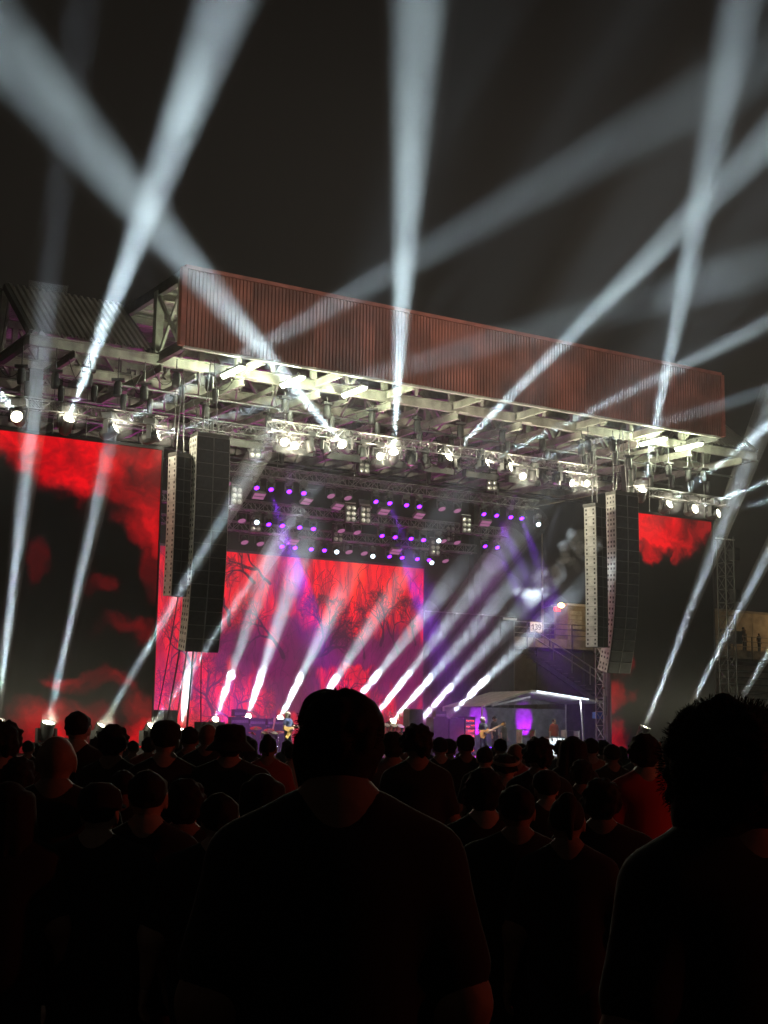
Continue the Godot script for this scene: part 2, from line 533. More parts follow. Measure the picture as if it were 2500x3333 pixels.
func centre_picture() -> Image:
	var w := 1200
	var h := 600
	var im := Image.create_empty(w, h, false, Image.FORMAT_RGB8)
	var f1 := fbm(3, 0.004)
	var f2 := fbm(8, 0.0133)
	var f3 := fbm(5, 0.0027, 3)
	for y in h:
		for x in w:
			var u := float(x) / w
			var v := float(y) / h
			var streak := f2.get_noise_2d(x * 2.2, y * 0.45)
			var c := 0.62 + 0.35 * f1.get_noise_2d(x, y) + 0.22 * streak
			# a dark violet wood with the red sky showing above it, between it and below it
			var n1 := 0.09 * f3.get_noise_2d(x * 2.0, y * 2.0) + 0.05 * f1.get_noise_2d(x * 3.0, y * 1.2) + 0.03 * streak
			var red := 0.0
			for b in [[0.80, 0.12, 0.20, 0.22, 1.0], [0.93, 0.24, 0.10, 0.14, 0.9], [0.36, 0.14, 0.16, 0.28, 0.9], [0.25, 0.5, 0.10, 0.5, 0.85], [0.36, 0.86, 0.14, 0.24, 0.95], [0.765, 0.68, 0.09, 0.10, 0.85], [0.66, 0.92, 0.10, 0.12, 0.55], [0.92, 0.9, 0.12, 0.16, 0.5], [0.60, 0.06, 0.08, 0.12, 0.5]]:
				var q := maxf(absf(u + n1 - b[0]) / b[2], absf(v + n1 * 1.3 - b[1]) / b[3])
				red = maxf(red, b[4] * (1.0 - smoothstep(0.75, 1.25, q)))
			var hot := exp(-(pow((u - 0.78) / 0.035, 2) + pow((v - 0.06) / 0.12, 2))) + 0.8 * exp(-(pow((u - 0.875) / 0.035, 2) + pow((v - 0.20) / 0.08, 2))) + 0.5 * exp(-(pow((u - 0.86) / 0.12, 2) + pow((v - 0.12) / 0.16, 2)))
			var col := (Color(0.38, 0.015, 0.25) * (0.6 + 0.6 * c)).lerp(Color(0.95, 0.03, 0.09) * (0.74 + 0.42 * c), clampf(red * (0.85 + 0.4 * streak), 0.0, 1.0))
			col = col.lerp(Color(1.0, 0.22, 0.11), clampf(hot * (0.6 + streak), 0.0, 0.9))
			col.a = 1.0
			im.set_pixel(x, y, col)
	var dark := Color(0.13, 0.004, 0.06)
	for t in [[505, 250, 1.35, 54, 5.0, 7], [540, 200, 0.7, 40, 3.0, 6], [455, 210, 1.9, 44, 4.6, 6], [330, 150, 1.9, 44, 4.0, 6], [300, 330, 1.7, 40, 3.6, 6], [350, 395, 1.5, 48, 3.4, 6], [690, 175, 1.4, 36, 3.4, 7], [735, 190, 1.8, 34, 3.0, 6], [780, 170, 1.7, 34, 2.6, 6], [610, 200, 1.2, 30, 2.8, 6], [650, 205, 1.7, 26, 2.4, 6], [600, 330, 1.6, 32, 3.0, 6], [640, 330, 1.4, 24, 2.4, 5], [420, 60, 2.2, 40, 3.0, 5], [250, 300, 1.5, 60, 3.6, 6], [385, 60, 2.6, 34, 3.0, 5]]:
		branch(im, Vector2(t[0], t[1]) * 1.5, t[2], t[3] * 1.5, t[4] * 1.3, t[5], dark)
	# fine twigs standing close together
	for k in 620:
		var x := rng.randf_range(270, 1190)
		var y := rng.randf_range(60, 590)
		var a := PI / 2 + rng.randf_range(-0.35, 0.35)
		var p := Vector2(x, y)
		for i in rng.randi_range(14, 44):
			p += Vector2(cos(a), -sin(a)) * 2.0
			a += rng.randf_range(-0.2, 0.2)
			stamp(im, p, 0.8, dark, 0.5)
	return im

func side_picture(seed_: int, blobs: Array, edge: Array, asp: float) -> Image:
	# red smoke drifting over black; edge holds (u, v) points of the lower rim of the top cloud
	var w := 480
	var h := 480
	var im := Image.create_empty(w, h, false, Image.FORMAT_RGB8)
	var warp := fbm(seed_, 0.007, 5)
	var fine := fbm(seed_ + 1, 0.012, 6)
	var veil := fbm(seed_ + 2, 0.005, 4)
	for y in h:
		for x in w:
			var px := x + 34.0 * warp.get_noise_2d(x * asp, y) / asp + 9.0 * fine.get_noise_2d(x * 2.5 * asp, y * 2.5) / asp
			var py := y + 34.0 * warp.get_noise_2d(x * asp + 900, y) + 9.0 * fine.get_noise_2d(x * 2.5 * asp + 700, y * 2.5)
			var u := px / w
			var v := py / h
			var lim: float = edge[0][1]
			for k in edge.size() - 1:
				if u >= edge[k][0]:
					lim = lerpf(edge[k][1], edge[k + 1][1], clampf((u - edge[k][0]) / (edge[k + 1][0] - edge[k][0]), 0.0, 1.0))
			var m := 1.0 - smoothstep(lim - 0.05, lim + 0.03, v)
			for b in blobs:
				var q := pow((u - b[0]) / b[2], 2) + pow((v - b[1]) / b[3], 2)
				m = maxf(m, b[4] * (1.0 - smoothstep(0.1, 1.3, q)))
			var tone := 0.80 + 0.40 * fine.get_noise_2d(px * asp, py) + 0.55 * veil.get_noise_2d(px * asp, py) + 0.14 * fine.get_noise_2d(px * 4.0 * asp, py * 4.0)
			var k2 := clampf(m * tone, 0.0, 1.1)
			im.set_pixel(x, y, Color(minf(1.0, 0.90 * k2), 0.010 * k2, 0.085 * k2))
	return im

func screen_material(im: Image, energy: float) -> StandardMaterial3D:
	var m := StandardMaterial3D.new()
	m.albedo_color = Color(0.03, 0.03, 0.03)
	m.roughness = 0.7
	m.emission_enabled = true
	m.emission = Color.WHITE
	m.emission_operator = BaseMaterial3D.EMISSION_OP_MULTIPLY
	m.emission_texture = ImageTexture.create_from_image(im)
	m.emission_energy_multiplier = energy
	return m

func led_screen(label: String, x0: float, x1: float, y0: float, y1: float, z: float, mat: Material, glow: float, cols: int, rows: int) -> void:
	var o := thing("led_screen", label, "screen", Vector3((x0 + x1) / 2, y0, z), "video screens beside and behind the band")
	var w := x1 - x0
	var h := y1 - y0
	# display cabinets side by side, each a piece of the picture
	var face := MB.new()
	face.quad(Vector3(-w / 2, 0, 0.0), Vector3(w / 2, 0, 0.0), Vector3(w / 2, h, 0.0), Vector3(-w / 2, h, 0.0))
	part(o, "display", face, mat)
	var a := AreaLight3D.new()   # what the picture throws on its surroundings
	a.name = "screen_light"
	o.add_child(a, true)
	a.position = Vector3(0, h / 2, 0.03)
	a.rotation.y = PI
	a.area_size = Vector2(w, h)
	a.light_energy = glow
	a.light_color = Color(1.0, 0.06, 0.16)
	a.shadow_enabled = true
	part(o, "back", MB.new().box(Vector3(0, h / 2, -0.09), Vector3(w, h, 0.16)), M.black_box)
	for i in cols + 1:
		part(o, "upright", MB.new().box(Vector3(-w / 2 + w * i / cols, h / 2, -0.26), Vector3(0.08, h, 0.16)), M.dull_alloy)
	for i in rows + 1:
		part(o, "cross_rail", MB.new().box(Vector3(0, h * i / rows, -0.30), Vector3(w, 0.06, 0.06)), M.dull_alloy)
	part(o, "edge_trim", MB.new().box(Vector3(0, h + 0.06, -0.06), Vector3(w + 0.1, 0.11, 0.2)), M.black)
	part(o, "edge_trim", MB.new().box(Vector3(-w / 2 - 0.03, h / 2, -0.06), Vector3(0.05, h, 0.2)), M.black)
	part(o, "edge_trim", MB.new().box(Vector3(w / 2 + 0.03, h / 2, -0.06), Vector3(0.05, h, 0.2)), M.black)

func make_screens() -> void:
	led_screen("wide central screen showing a red wood of bare trees behind the band", 20.6, 38.62, DECK + 0.05, 10.0, -58.0, screen_material(centre_picture(), 1.15), 20.0, 9, 5)
	# u, v, half sizes and strength of each drifting patch
	var left := [[0.62, 0.40, 0.055, 0.065, 0.42], [0.80, 0.485, 0.06, 0.05, 0.40], [0.93, 0.60, 0.11, 0.04, 0.38], [0.80, 0.77, 0.17, 0.05, 0.7], [0.72, 0.93, 0.17, 0.11, 0.8], [0.97, 0.90, 0.10, 0.14, 0.85], [0.99, 0.36, 0.055, 0.16, 0.5], [0.95, 0.25, 0.1, 0.1, 0.8], [0.52, 0.98, 0.12, 0.06, 0.5], [0.88, 0.98, 0.2, 0.07, 0.8]]
	led_screen("large left screen with red smoke drifting over black", 8.0, 19.36, DECK + 0.1, 11.72, -46.0, screen_material(side_picture(21, left, [[0.0, 0.1], [0.54, 0.085], [0.58, 0.13], [0.64, 0.16], [0.72, 0.235], [0.86, 0.205], [0.93, 0.27], [1.0, 0.36]], 1.06), 0.9), 8.0, 6, 5)
	var right := [[0.4, 0.17, 0.1, 0.06, 0.9], [0.66, 0.17, 0.09, 0.06, 0.9], [0.12, 0.62, 0.07, 0.05, 0.4], [0.05, 0.75, 0.16, 0.09, 0.55], [0.04, 0.95, 0.16, 0.10, 0.8]]
	led_screen("narrow right screen with red smoke drifting over black", 40.25, 46.4, DECK + 0.1, 11.62, -46.0, screen_material(side_picture(37, right, [[0.0, 0.15], [0.3, 0.17], [0.5, 0.165], [0.62, 0.17], [0.8, 0.16], [0.95, 0.09], [1.0, 0.05]], 0.58), 0.9), 3.0, 4, 5)

# ------------------------------------------------------------------ hanging loudspeaker arrays
func line_array(label: String, at: Vector3, turn: float, count: int, w: float, h: float, d: float, lean: float, plates: int) -> void:
	var o := thing("line_array", label, "loudspeaker array", at, "flown loudspeaker arrays", turn)
	part(o, "top_frame", MB.new().box(Vector3(0, 0.08, -0.05), Vector3(w * 0.96, 0.14, d * 1.05)), M.dark_steel)
	for sx in [-1.0, 1.0]:
		part(o, "hanging_chain", MB.new().tube(Vector3(sx * w * 0.25, 0.15, 0), Vector3(sx * w * 0.05, 2.9, 0), 0.022, 0.022, 6), M.dull_alloy)
	var p := Vector3(0, 0, d * 0.5)
	var ang := 0.0
	for i in count:
		var t := float(i) / count
		ang = -lean * (t * t * 1.15) + 0.015
		var B := Basis(Vector3.RIGHT, -ang)
		var c := p + B * Vector3(0, -h / 2, -d / 2)
		var cab := part(o, "cabinet", MB.new().box(c, Vector3(w, h - 0.012, d), B), M.black_box)
		# recessed grille in two halves with a middle bar, and rigging plates on the sides
		for sx in [-1.0, 1.0]:
			part(cab, "grille", MB.new().box(c + B * Vector3(sx * w * 0.245, 0, d / 2 + 0.006), Vector3(w * 0.455, h * 0.86, 0.02), B), M.grille)
		part(cab, "middle_bar", MB.new().box(c + B * Vector3(0, 0, d / 2 + 0.012), Vector3(w * 0.03, h * 0.95, 0.03), B), M.case_grey)
		part(cab, "trim", MB.new().box(c + B * Vector3(0, h / 2 - 0.012, d / 2 + 0.01), Vector3(w, 0.022, 0.03), B), M.case_grey)
		for sx in [-1.0, 1.0]:
			part(cab, "side_plate", MB.new().box(c + B * Vector3(sx * (w / 2 + 0.012), 0, 0), Vector3(0.02, h * 0.97, d * 0.94), B), M.rail_white)
			for k in plates:
				for r in 2:
					var z := d * (-0.3 + 0.6 * k / maxf(plates - 1, 1))
					part(cab, "slot", MB.new().box(c + B * Vector3(sx * (w / 2 + 0.024), h * (0.2 - 0.4 * r), z), Vector3(0.006, h * 0.2, d * 0.13), B), M.black)
		p += B * Vector3(0, -h, 0)

func make_line_arrays() -> void:
	line_array("tall black main loudspeaker array hanging beside the left screen", Vector3(20.72, 12.12, -44.9), 0.0, 16, 1.26, 0.475, 0.62, 0.20, 3)
	line_array("slimmer loudspeaker array hanging between left screen and main array", Vector3(19.68, 11.35, -45.1), 0.21, 12, 0.62, 0.41, 0.5, 0.06, 2)
	line_array("tall black main loudspeaker array hanging before the right screen", Vector3(40.05, 12.02, -44.9), 0.0, 16, 1.26, 0.475, 0.62, 0.30, 3)
	line_array("pale sided slim loudspeaker array left of the right main array", Vector3(38.62, 11.38, -45.0), 0.24, 14, 0.72, 0.42, 0.62, 0.03, 2)
# ------------------------------------------------------------------ trusses, hoists and lamps
func box_truss(called: String, label: String, a: Vector3, b: Vector3, s: float, mat: Material, group := "") -> Node3D:
	# four chords and zigzag lacing; a is one end of the axis
	var o := thing(called, label, "truss", a, group)
	var L := b - a
	var F := MB.new().frame_of(a, b)
	var x := F.x * s / 2
	var y := F.y * s / 2
	for c in [x + y, x - y, -x + y, -x - y]:
		part(o, "chord", MB.new().tube(c, L + c, 0.03, 0.03, 6), mat)
	var lace := MB.new()
	var k := int(L.length() / s)
	for j in k:
		var p := L * (float(j) / k)
		var q := L * (float(j + 1) / k)
		for e in [[x + y, x - y], [-x + y, -x - y], [x + y, -x + y], [x - y, -x - y]]:
			var c0: Vector3 = e[j % 2]
			var c1: Vector3 = e[1 - j % 2]
			lace.tube(p + c0, q + c1, 0.014, 0.014, 4, false)
			lace.tube(p + e[0], p + e[1], 0.012, 0.012, 4, false)
	var lc := part(o, "lacing", lace, mat)
	lc.set_meta("kind", "stuff")
	return o

func hoist_shape() -> Node3D:
	# chain motor: body, hook and chain bag; origin at the body's centre
	var o := Node3D.new()
	part(o, "motor_body", MB.new().lathe([Vector2(0.0, -0.28), Vector2(0.13, -0.26), Vector2(0.15, -0.15), Vector2(0.15, 0.2), Vector2(0.11, 0.3), Vector2(0.0, 0.31)], 10, Transform3D(Basis(Vector3.RIGHT, -PI / 2), Vector3.ZERO)), M.black_box)
	part(o, "top_plate", MB.new().box(Vector3(0, 0.36, 0), Vector3(0.46, 0.09, 0.22)), M.black)
	part(o, "chain_bag", MB.new().lathe([Vector2(0.0, -0.34), Vector2(0.09, -0.32), Vector2(0.12, 0.0), Vector2(0.12, 0.24)], 8, Transform3D(Basis(Vector3.RIGHT, -PI / 2), Vector3(0.22, -0.42, 0.02))), M.black)
	part(o, "hook", MB.new().tube(Vector3(0, 0.38, 0), Vector3(0, 0.62, 0), 0.025), M.dull_alloy)
	return o

func hoists(proto: Node3D, where: String, xs: Array, y: float, z: float, end_y: float) -> void:
	for k in xs.size():
		var o := copy(proto, "chain_hoist", "dark chain hoist, %s from the left of those %s" % [ORD[k], where], Vector3(xs[k], y + rng.randf_range(-0.12, 0.12), z), rng.randf_range(-0.6, 0.6), "chain hoists under the roof")
		o.set_meta("category", "hoist")
		part(o, "chain", MB.new().tube(Vector3(0, -0.28, 0), Vector3(0, end_y - o.position.y, 0), 0.018, 0.018, 5), M.dull_alloy)
		part(o, "sling", MB.new().tube(Vector3(0, 0.55, 0), Vector3(0, 15.0 - o.position.y, 0), 0.02, 0.02, 5), M.cable)
		# a loop of motor cable up to the steel
		var pts := []
		var sx := rng.randf_range(0.5, 1.1) * (1 if k % 2 else -1)
		for i in 9:
			var t := i / 8.0
			pts.append(Vector3(sx * t, 0.2 + (14.7 - o.position.y - 0.2) * t - sin(t * PI) * 0.55, 0.1))
		part(o, "power_cable", MB.new().path(pts, 0.014, 5), M.cable)

func moving_head(label: String, at: Vector3, d: Vector3, lens: Material, hung := true, big := 1.0, group := "moving head lights") -> Node3D:
	# at is the middle of the head; base above (hung) or below
	var o := thing("moving_head_light", label, "stage light", at, group)
	var up := 1.0 if hung else -1.0
	d = d.normalized()
	var flat := Vector3(d.x, 0, d.z).normalized()
	var side := Vector3.UP.cross(flat).normalized()
	var Y := Basis(side, Vector3.UP, side.cross(Vector3.UP))
	part(o, "base", MB.new().box(Vector3(0, up * 0.40 * big, 0), Vector3(0.40, 0.16, 0.30) * big, Y).box(Vector3(0, up * 0.30 * big, 0), Vector3(0.2, 0.08, 0.2) * big, Y), M.black_box)
	var yk := MB.new()
	yk.box(Vector3(0, up * 0.25 * big, 0), Vector3(0.44, 0.06, 0.12) * big, Y)
	for s in [-1.0, 1.0]:
		yk.box(side * s * 0.21 * big + Vector3(0, up * 0.10 * big, 0), Vector3(0.05, 0.34, 0.13) * big, Y)
	part(o, "yoke", yk, M.black_box)
	var T := Transform3D(basis_to(-d), Vector3.ZERO)
	T.basis = T.basis.scaled(Vector3.ONE * big)
	part(o, "head", MB.new().lathe([Vector2(0.0, -0.24), Vector2(0.11, -0.23), Vector2(0.15, -0.16), Vector2(0.16, -0.02), Vector2(0.15, 0.10), Vector2(0.165, 0.13), Vector2(0.165, 0.22), Vector2(0.14, 0.22), Vector2(0.135, 0.19)], 14, T), M.black_box)
	part(o, "lens", MB.new().lathe([Vector2(0.136, 0.185), Vector2(0.10, 0.20), Vector2(0.05, 0.212), Vector2(0.0, 0.215)], 14, T), lens)
	part(o, "clamp", MB.new().box(Vector3(0, up * 0.52 * big, 0), Vector3(0.08, 0.10, 0.16), Y), M.dull_alloy)
	return o

const BEAM_TONE := Color(0.88, 0.97, 0.985)

func make_trusses_and_lamps() -> void:
	var proto := hoist_shape()
	# --- trusses
	box_truss("lighting_truss", "front lighting truss with the glaring white lamps", Vector3(24.4, 13.55, -47.5), Vector3(40.6, 13.55, -47.5), 0.4, M.alloy, "lighting trusses")
	box_truss("lighting_truss", "lamp truss above the large left screen", Vector3(8.0, 12.65, -45.6), Vector3(19.3, 12.65, -45.6), 0.35, M.dull_alloy, "lighting trusses")
	box_truss("lighting_truss", "lamp truss above the narrow right screen", Vector3(41.2, 12.5, -45.6), Vector3(47.0, 12.5, -45.6), 0.35, M.dull_alloy, "lighting trusses")
	var rows := [[-49.8, 13.75, "nearest overhead truss with the grey battens"], [-52.0, 12.65, "upper overhead truss of purple lamps"], [-54.5, 11.6, "middle overhead truss of purple lamps"], [-57.0, 11.05, "lowest overhead truss of purple lamps above the central screen"]]
	for r in rows:
		var o := box_truss("lighting_truss", r[2], Vector3(22.2, r[1], r[0]), Vector3(41.0, r[1], r[0]), 0.4, M.dull_alloy, "lighting trusses")
		# cables sagging along the truss
		var cb := MB.new()
		for j in 10:
			var pts := []
			for i in 7:
				var t := i / 6.0
				pts.append(Vector3(j * 1.85 + t * 1.85, -0.22 - sin(t * PI) * rng.randf_range(0.06, 0.34), 0.12))
			cb.path(pts, 0.02, 5)
		part(o, "cable", cb, M.cable)
	hoists(proto, "above the large left screen", [11.0, 12.8, 14.3, 15.5, 16.7, 17.8, 18.8], 13.9, -46.5, 11.9)
	hoists(proto, "above the narrow right screen", [42.0, 43.2, 44.4, 45.6, 46.6], 13.8, -46.6, 11.8)
	hoists(proto, "on the front lighting truss", [25.2, 27.1, 29.2, 31.4, 33.6, 35.8, 38.0, 40.2], 14.45, -47.75, 13.7)
	hoists(proto, "on the truss with the grey battens", [22.8, 25.6, 28.6, 31.6, 34.6, 37.6, 40.4], 14.35, -49.9, 13.9)
	hoists(proto, "on the upper truss of purple lamps", [23.4, 27.2, 31.0, 34.8, 38.6], 13.8, -52.1, 12.8)
	# PA hang points
	hoists(proto, "over the loudspeaker arrays", [19.6, 20.9, 38.7, 40.1], 14.2, -45.5, 12.2)
	# --- beam lamps over the left screen, on the front truss and over the right screen: place, direction, energy
	var E := 26000.0
	var T := [
		["outermost white beam lamp over the large left screen", 13.97, 12.06, -45.50, -0.496, 0.087, 0.864, 0.4, 2.4, 14.0],
		["white beam lamp over the left screen whose beam rises steeply", 15.63, 12.04, -45.50, 0.039, 0.720, 0.693, 0.34, 4.2, 34.0],
		["white beam lamp over the left screen aimed right across the fascia", 17.15, 12.02, -45.50, 0.649, 0.471, 0.597, 0.085, 3.2, 40.0],
		["white beam lamp over the left screen nearest the loudspeaker arrays", 18.70, 12.02, -45.50, 0.787, 0.277, 0.551, 0.045, 3, 40.0],
		["front truss beam lamp aimed up to the far left", 27.80, 13.10, -47.50, -0.781, 0.262, 0.574, 0.42, 3, 40.0],
		["front truss beam lamp whose beam stands upright in the middle", 30.10, 12.98, -47.50, -0.416, 0.563, 0.715, 0.46, 3.3, 36.0],
		["front truss beam lamp aimed steeply to the upper right", 32.62, 13.08, -47.50, 0.219, 0.548, 0.808, 0.42, 2.9, 34.0],
		["front truss beam lamp aimed flatter to the right", 34.52, 13.12, -47.50, 0.559, 0.400, 0.735, 0.28, 2.3, 30.0],
		["front truss beam lamp aimed flattest to the right", 35.75, 13.12, -47.50, 0.518, 0.205, 0.836, 0.09, 2.1, 26.0],
		["upright beam lamp beside the top of the right main array", 41.70, 12.30, -45.50, -0.303, 0.741, 0.599, 0.36, 2.9, 36.0],
		["white beam lamp over the right screen, the left one", 43.10, 11.89, -45.50, 0.103, 0.450, 0.887, 0.42, 2.4, 26.0],
		["white beam lamp over the right screen, the middle one", 44.64, 11.91, -45.50, 0.020, 0.149, 0.989, 0.26, 2, 20.0],
		["white beam lamp over the right screen, the right one", 46.02, 11.85, -45.50, 0.323, 0.160, 0.933, 0.18, 2, 16.0],
	]
	for k in T.size():
		var t: Array = T[k]
		var d := Vector3(t[4], t[5], t[6]).normalized()
		var o := moving_head(t[0], Vector3(t[1], t[2], t[3]), d, M.beam_lens, true, 1.35, "white beam lamps on the trusses")
		beam(o, d * 0.31, d, E, t[8], BEAM_TONE, 0.10, [[t[9], 0.018 * t[7]]])
		omni(o, d * 0.36, 4.0, Color(1.0, 0.97, 0.84), 0.12)
		if k in [1, 2, 3, 4, 5, 10, 11]:
			glare.append(o.position + d * 0.36)
	# --- the other heads of the front truss, lit but not throwing a beam at us
	var spare := [25.0, 25.55, 26.2, 26.9, 28.6, 29.3, 31.0, 31.7, 33.3, 36.6, 37.2, 37.9, 38.6, 39.3, 40.1]
	for k in spare.size():
		var lit := k in [0, 1, 5, 9, 13, 14]
		var d := Vector3(rng.randf_range(-0.5, 0.3), rng.randf_range(-0.55, -0.1), 1).normalized() if lit else Vector3(rng.randf_range(-0.5, 0.5), -1.0, rng.randf_range(-0.2, 0.6)).normalized()
		var o := moving_head("%s of the front truss heads without a visible beam, counted from the left" % ORD[k], Vector3(spare[k], 12.95, -47.5 + rng.randf_range(-0.1, 0.1)), d, M.dim_lens if lit else M.glass_lamp, true, 1.1, "front truss heads without a beam")
		if lit:
			omni(o, d * 0.42, 7.0, Color(1.0, 0.96, 0.82), 0.12)
			glare.append(o.position + d * 0.42)
			if k == 1 or k == 9:   # violet front light on the amplifiers
				var wash_aim := (Vector3(27.0, 1.7, -53.0) if k == 1 else Vector3(36.3, 1.7, -53.0)) - o.position
				spot(o, wash_aim.normalized() * 0.45, wash_aim, 700.0, 10.0, Color(0.85, 0.35, 1.0), 0.08, 1.0)
			if k == 5 or k == 13:   # front light on the two players
				var aim := (Vector3(25.8, 2.1, -48.0) if k == 5 else Vector3(35.0, 2.1, -48.0)) - o.position
				spot(o, aim.normalized() * 0.45, aim, 900.0, 4.5, Color(0.95, 0.95, 1.0), 0.08, 0.8)
	# --- rows of purple and pink lamps
	var group_x := [[26.16, 26.85, 27.72, 28.43], [32.02, 32.75, 33.64, 34.34], [37.88, 38.62, 39.45, 40.1]]
	var wash := [["upper", -52.0, 12.02, 0.0], ["middle", -54.5, 10.95, 1.9], ["lowest", -57.0, 10.4, 3.9]]
	for r in wash:
		var num := 0
		for gi in 3:
			for k in 4:
				var x: float = group_x[gi][k] + r[3]
				if x > 41.0 or (r[0] == "middle" and gi == 2 and k > 1):
					continue
				var d := Vector3(-0.10 - 0.05 * k, -0.62, 0.62).normalized()
				var o := moving_head("purple wash lamp, %s from the left on the %s purple truss" % [ORD[num], r[0]], Vector3(x, r[2], r[1]), d, M.purple_lens, true, 0.78, "purple wash lamps over the band")
				if k == 1 or gi == 2 and k == 3:
					beam(o, d * 0.24, d, 1300.0, 6.0, Color(0.58, 0.12, 1.0), 0.08, [[9.0, 0.003]])
				num += 1
	var can := Node3D.new()
	part(can, "can", MB.new().lathe([Vector2(0.0, -0.22), Vector2(0.10, -0.2), Vector2(0.15, -0.05), Vector2(0.185, 0.12), Vector2(0.185, 0.15), Vector2(0.17, 0.13)], 14, Transform3D(basis_to(Vector3(0, 0.86, -0.5)), Vector3.ZERO)), M.black_box)
	part(can, "lens", MB.new().lathe([Vector2(0.17, 0.125), Vector2(0.0, 0.145)], 14, Transform3D(basis_to(Vector3(0, 0.86, -0.5)), Vector3.ZERO)), M.pink_lens)
	part(can, "yoke", MB.new().box(Vector3(0.24, 0.1, 0), Vector3(0.03, 0.36, 0.06)).box(Vector3(-0.24, 0.1, 0), Vector3(0.03, 0.36, 0.06)).box(Vector3(0, 0.28, 0), Vector3(0.5, 0.04, 0.08)), M.black)
	can.set_meta("category", "stage light")
	for r in [["upper", 12.05, -52.0, [24.0, 24.8, 29.75, 30.6, 35.55, 36.4]], ["middle", 11.0, -54.5, [26.75, 31.75, 32.6, 37.35, 38.15, 24.2]], ["lowest", 10.45, -57.0, [28.15, 28.95, 33.65, 34.5, 39.2, 24.9]]]:
		for k in r[3].size():
			copy(can, "par_lamp", "round pink par lamp, %s listed on the %s purple truss" % [ORD[k], r[0]], Vector3(r[3][k], r[1], r[2]), 0.0, "pink par lamps over the band")
	# blinders of six round lamps
	var bl := Node3D.new()
	part(bl, "housing", MB.new().box(Vector3.ZERO, Vector3(0.5, 0.78, 0.16)), M.black_box)
	for i in 2:
		for j in 3:
			part(bl, "lamp", MB.new().lathe([Vector2(0.095, 0.085), Vector2(0.1, 0.1), Vector2(0.05, 0.115), Vector2(0.0, 0.12)], 10, Transform3D(Basis.IDENTITY, Vector3(-0.12 + 0.24 * i, -0.24 + 0.24 * j, 0))), M.glass_lamp)
	part(bl, "bracket", MB.new().box(Vector3(0, 0.48, 0), Vector3(0.5, 0.05, 0.05)), M.dull_alloy)
	bl.set_meta("category", "stage light")
	var bl_at := [[25.05, 13.1, -50.0], [30.2, 13.05, -50.0], [36.9, 13.0, -50.0], [25.4, 11.55, -52.3], [31.0, 11.35, -52.4], [31.75, 11.35, -52.4], [37.2, 11.4, -52.4], [27.6, 10.9, -54.8], [32.0, 10.85, -55.2], [37.9, 11.3, -54.7], [37.1, 10.6, -54.8], [23.6, 12.9, -50.0]]
	var bl_row := ["at the left of the batten truss", "in the middle of the batten truss", "at the right of the batten truss", "at the left of the upper purple truss", "left of the pair in the middle of the upper purple truss", "right of the pair in the middle of the upper purple truss", "at the right of the upper purple truss", "at the left of the middle purple truss", "in the middle of the middle purple truss", "higher one at the right of the middle purple truss", "lower one at the right of the middle purple truss", "at the far left of the batten truss"]
	for k in bl_at.size():
		copy(bl, "blinder_light", "six lamp blinder, %s" % bl_row[k], Vector3(bl_at[k][0], bl_at[k][1], bl_at[k][2]), rng.randf_range(-0.35, 0.0), "six lamp blinders")
	# square strobe panels tilted down
	var sp := Node3D.new()
	var tilt := Basis(Vector3.RIGHT, 0.95)
	part(sp, "housing", MB.new().box(Vector3.ZERO, Vector3(0.55, 0.38, 0.12), tilt), M.case_grey)
	part(sp, "face", MB.new().box(tilt * Vector3(0, 0, 0.066), Vector3(0.5, 0.33, 0.012), tilt), M.pink_lens)
	part(sp, "bar", MB.new().box(tilt * Vector3(0, 0, 0.078), Vector3(0.5, 0.03, 0.012), tilt), M.black)
	part(sp, "bracket", MB.new().box(Vector3(0, 0.26, -0.04), Vector3(0.6, 0.3, 0.03)), M.black)
	sp.set_meta("category", "stage light")
	var sp_at := [[26.6, 11.75, -52.6], [28.9, 11.75, -52.6], [30.7, 11.75, -53.0], [32.1, 11.75, -53.0], [33.1, 11.75, -53.0], [35.0, 11.75, -53.0], [24.5, 11.8, -52.6], [38.6, 11.7, -52.8], [29.9, 10.4, -55.6], [35.4, 10.4, -55.6]]
	for k in sp_at.size():
		copy(sp, "strobe_panel", "square strobe panel with pinkish face, %s from the left%s" % [ORD[[1, 2, 3, 4, 5, 6, 0, 7, 0, 1][k]], " under the upper purple truss" if k < 8 else " under the middle purple truss"], Vector3(sp_at[k][0], sp_at[k][1], sp_at[k][2]), rng.randf_range(-0.3, 0.3), "square strobe panels")
	# grey battens on the nearest truss, and cool white pin lamps
	for k in 7:
		var o := thing("led_batten", "long grey lamp batten, %s from the left on the batten truss" % ORD[k], "stage light", Vector3(24.4 + k * 2.35, 13.25, -49.8), "grey battens")
		part(o, "housing", MB.new().box(Vector3.ZERO, Vector3(1.7, 0.26, 0.24), Basis(Vector3.RIGHT, 0.5)), M.case_grey)
		part(o, "end_cap", MB.new().box(Vector3(-0.88, 0, 0), Vector3(0.06, 0.34, 0.3)), M.black)
		part(o, "end_cap", MB.new().box(Vector3(0.88, 0, 0), Vector3(0.06, 0.34, 0.3)), M.black)
		part(o, "hanger", MB.new().box(Vector3(-0.5, 0.26, 0), Vector3(0.05, 0.3, 0.05)).box(Vector3(0.5, 0.26, 0), Vector3(0.05, 0.3, 0.05)), M.dull_alloy)
	var pin := [[27.5, 10.95, -54.5], [33.0, 10.35, -57.0], [35.0, 10.3, -57.0], [38.4, 10.25, -57.0], [37.1, 10.95, -54.5], [40.3, 11.6, -51.0]]
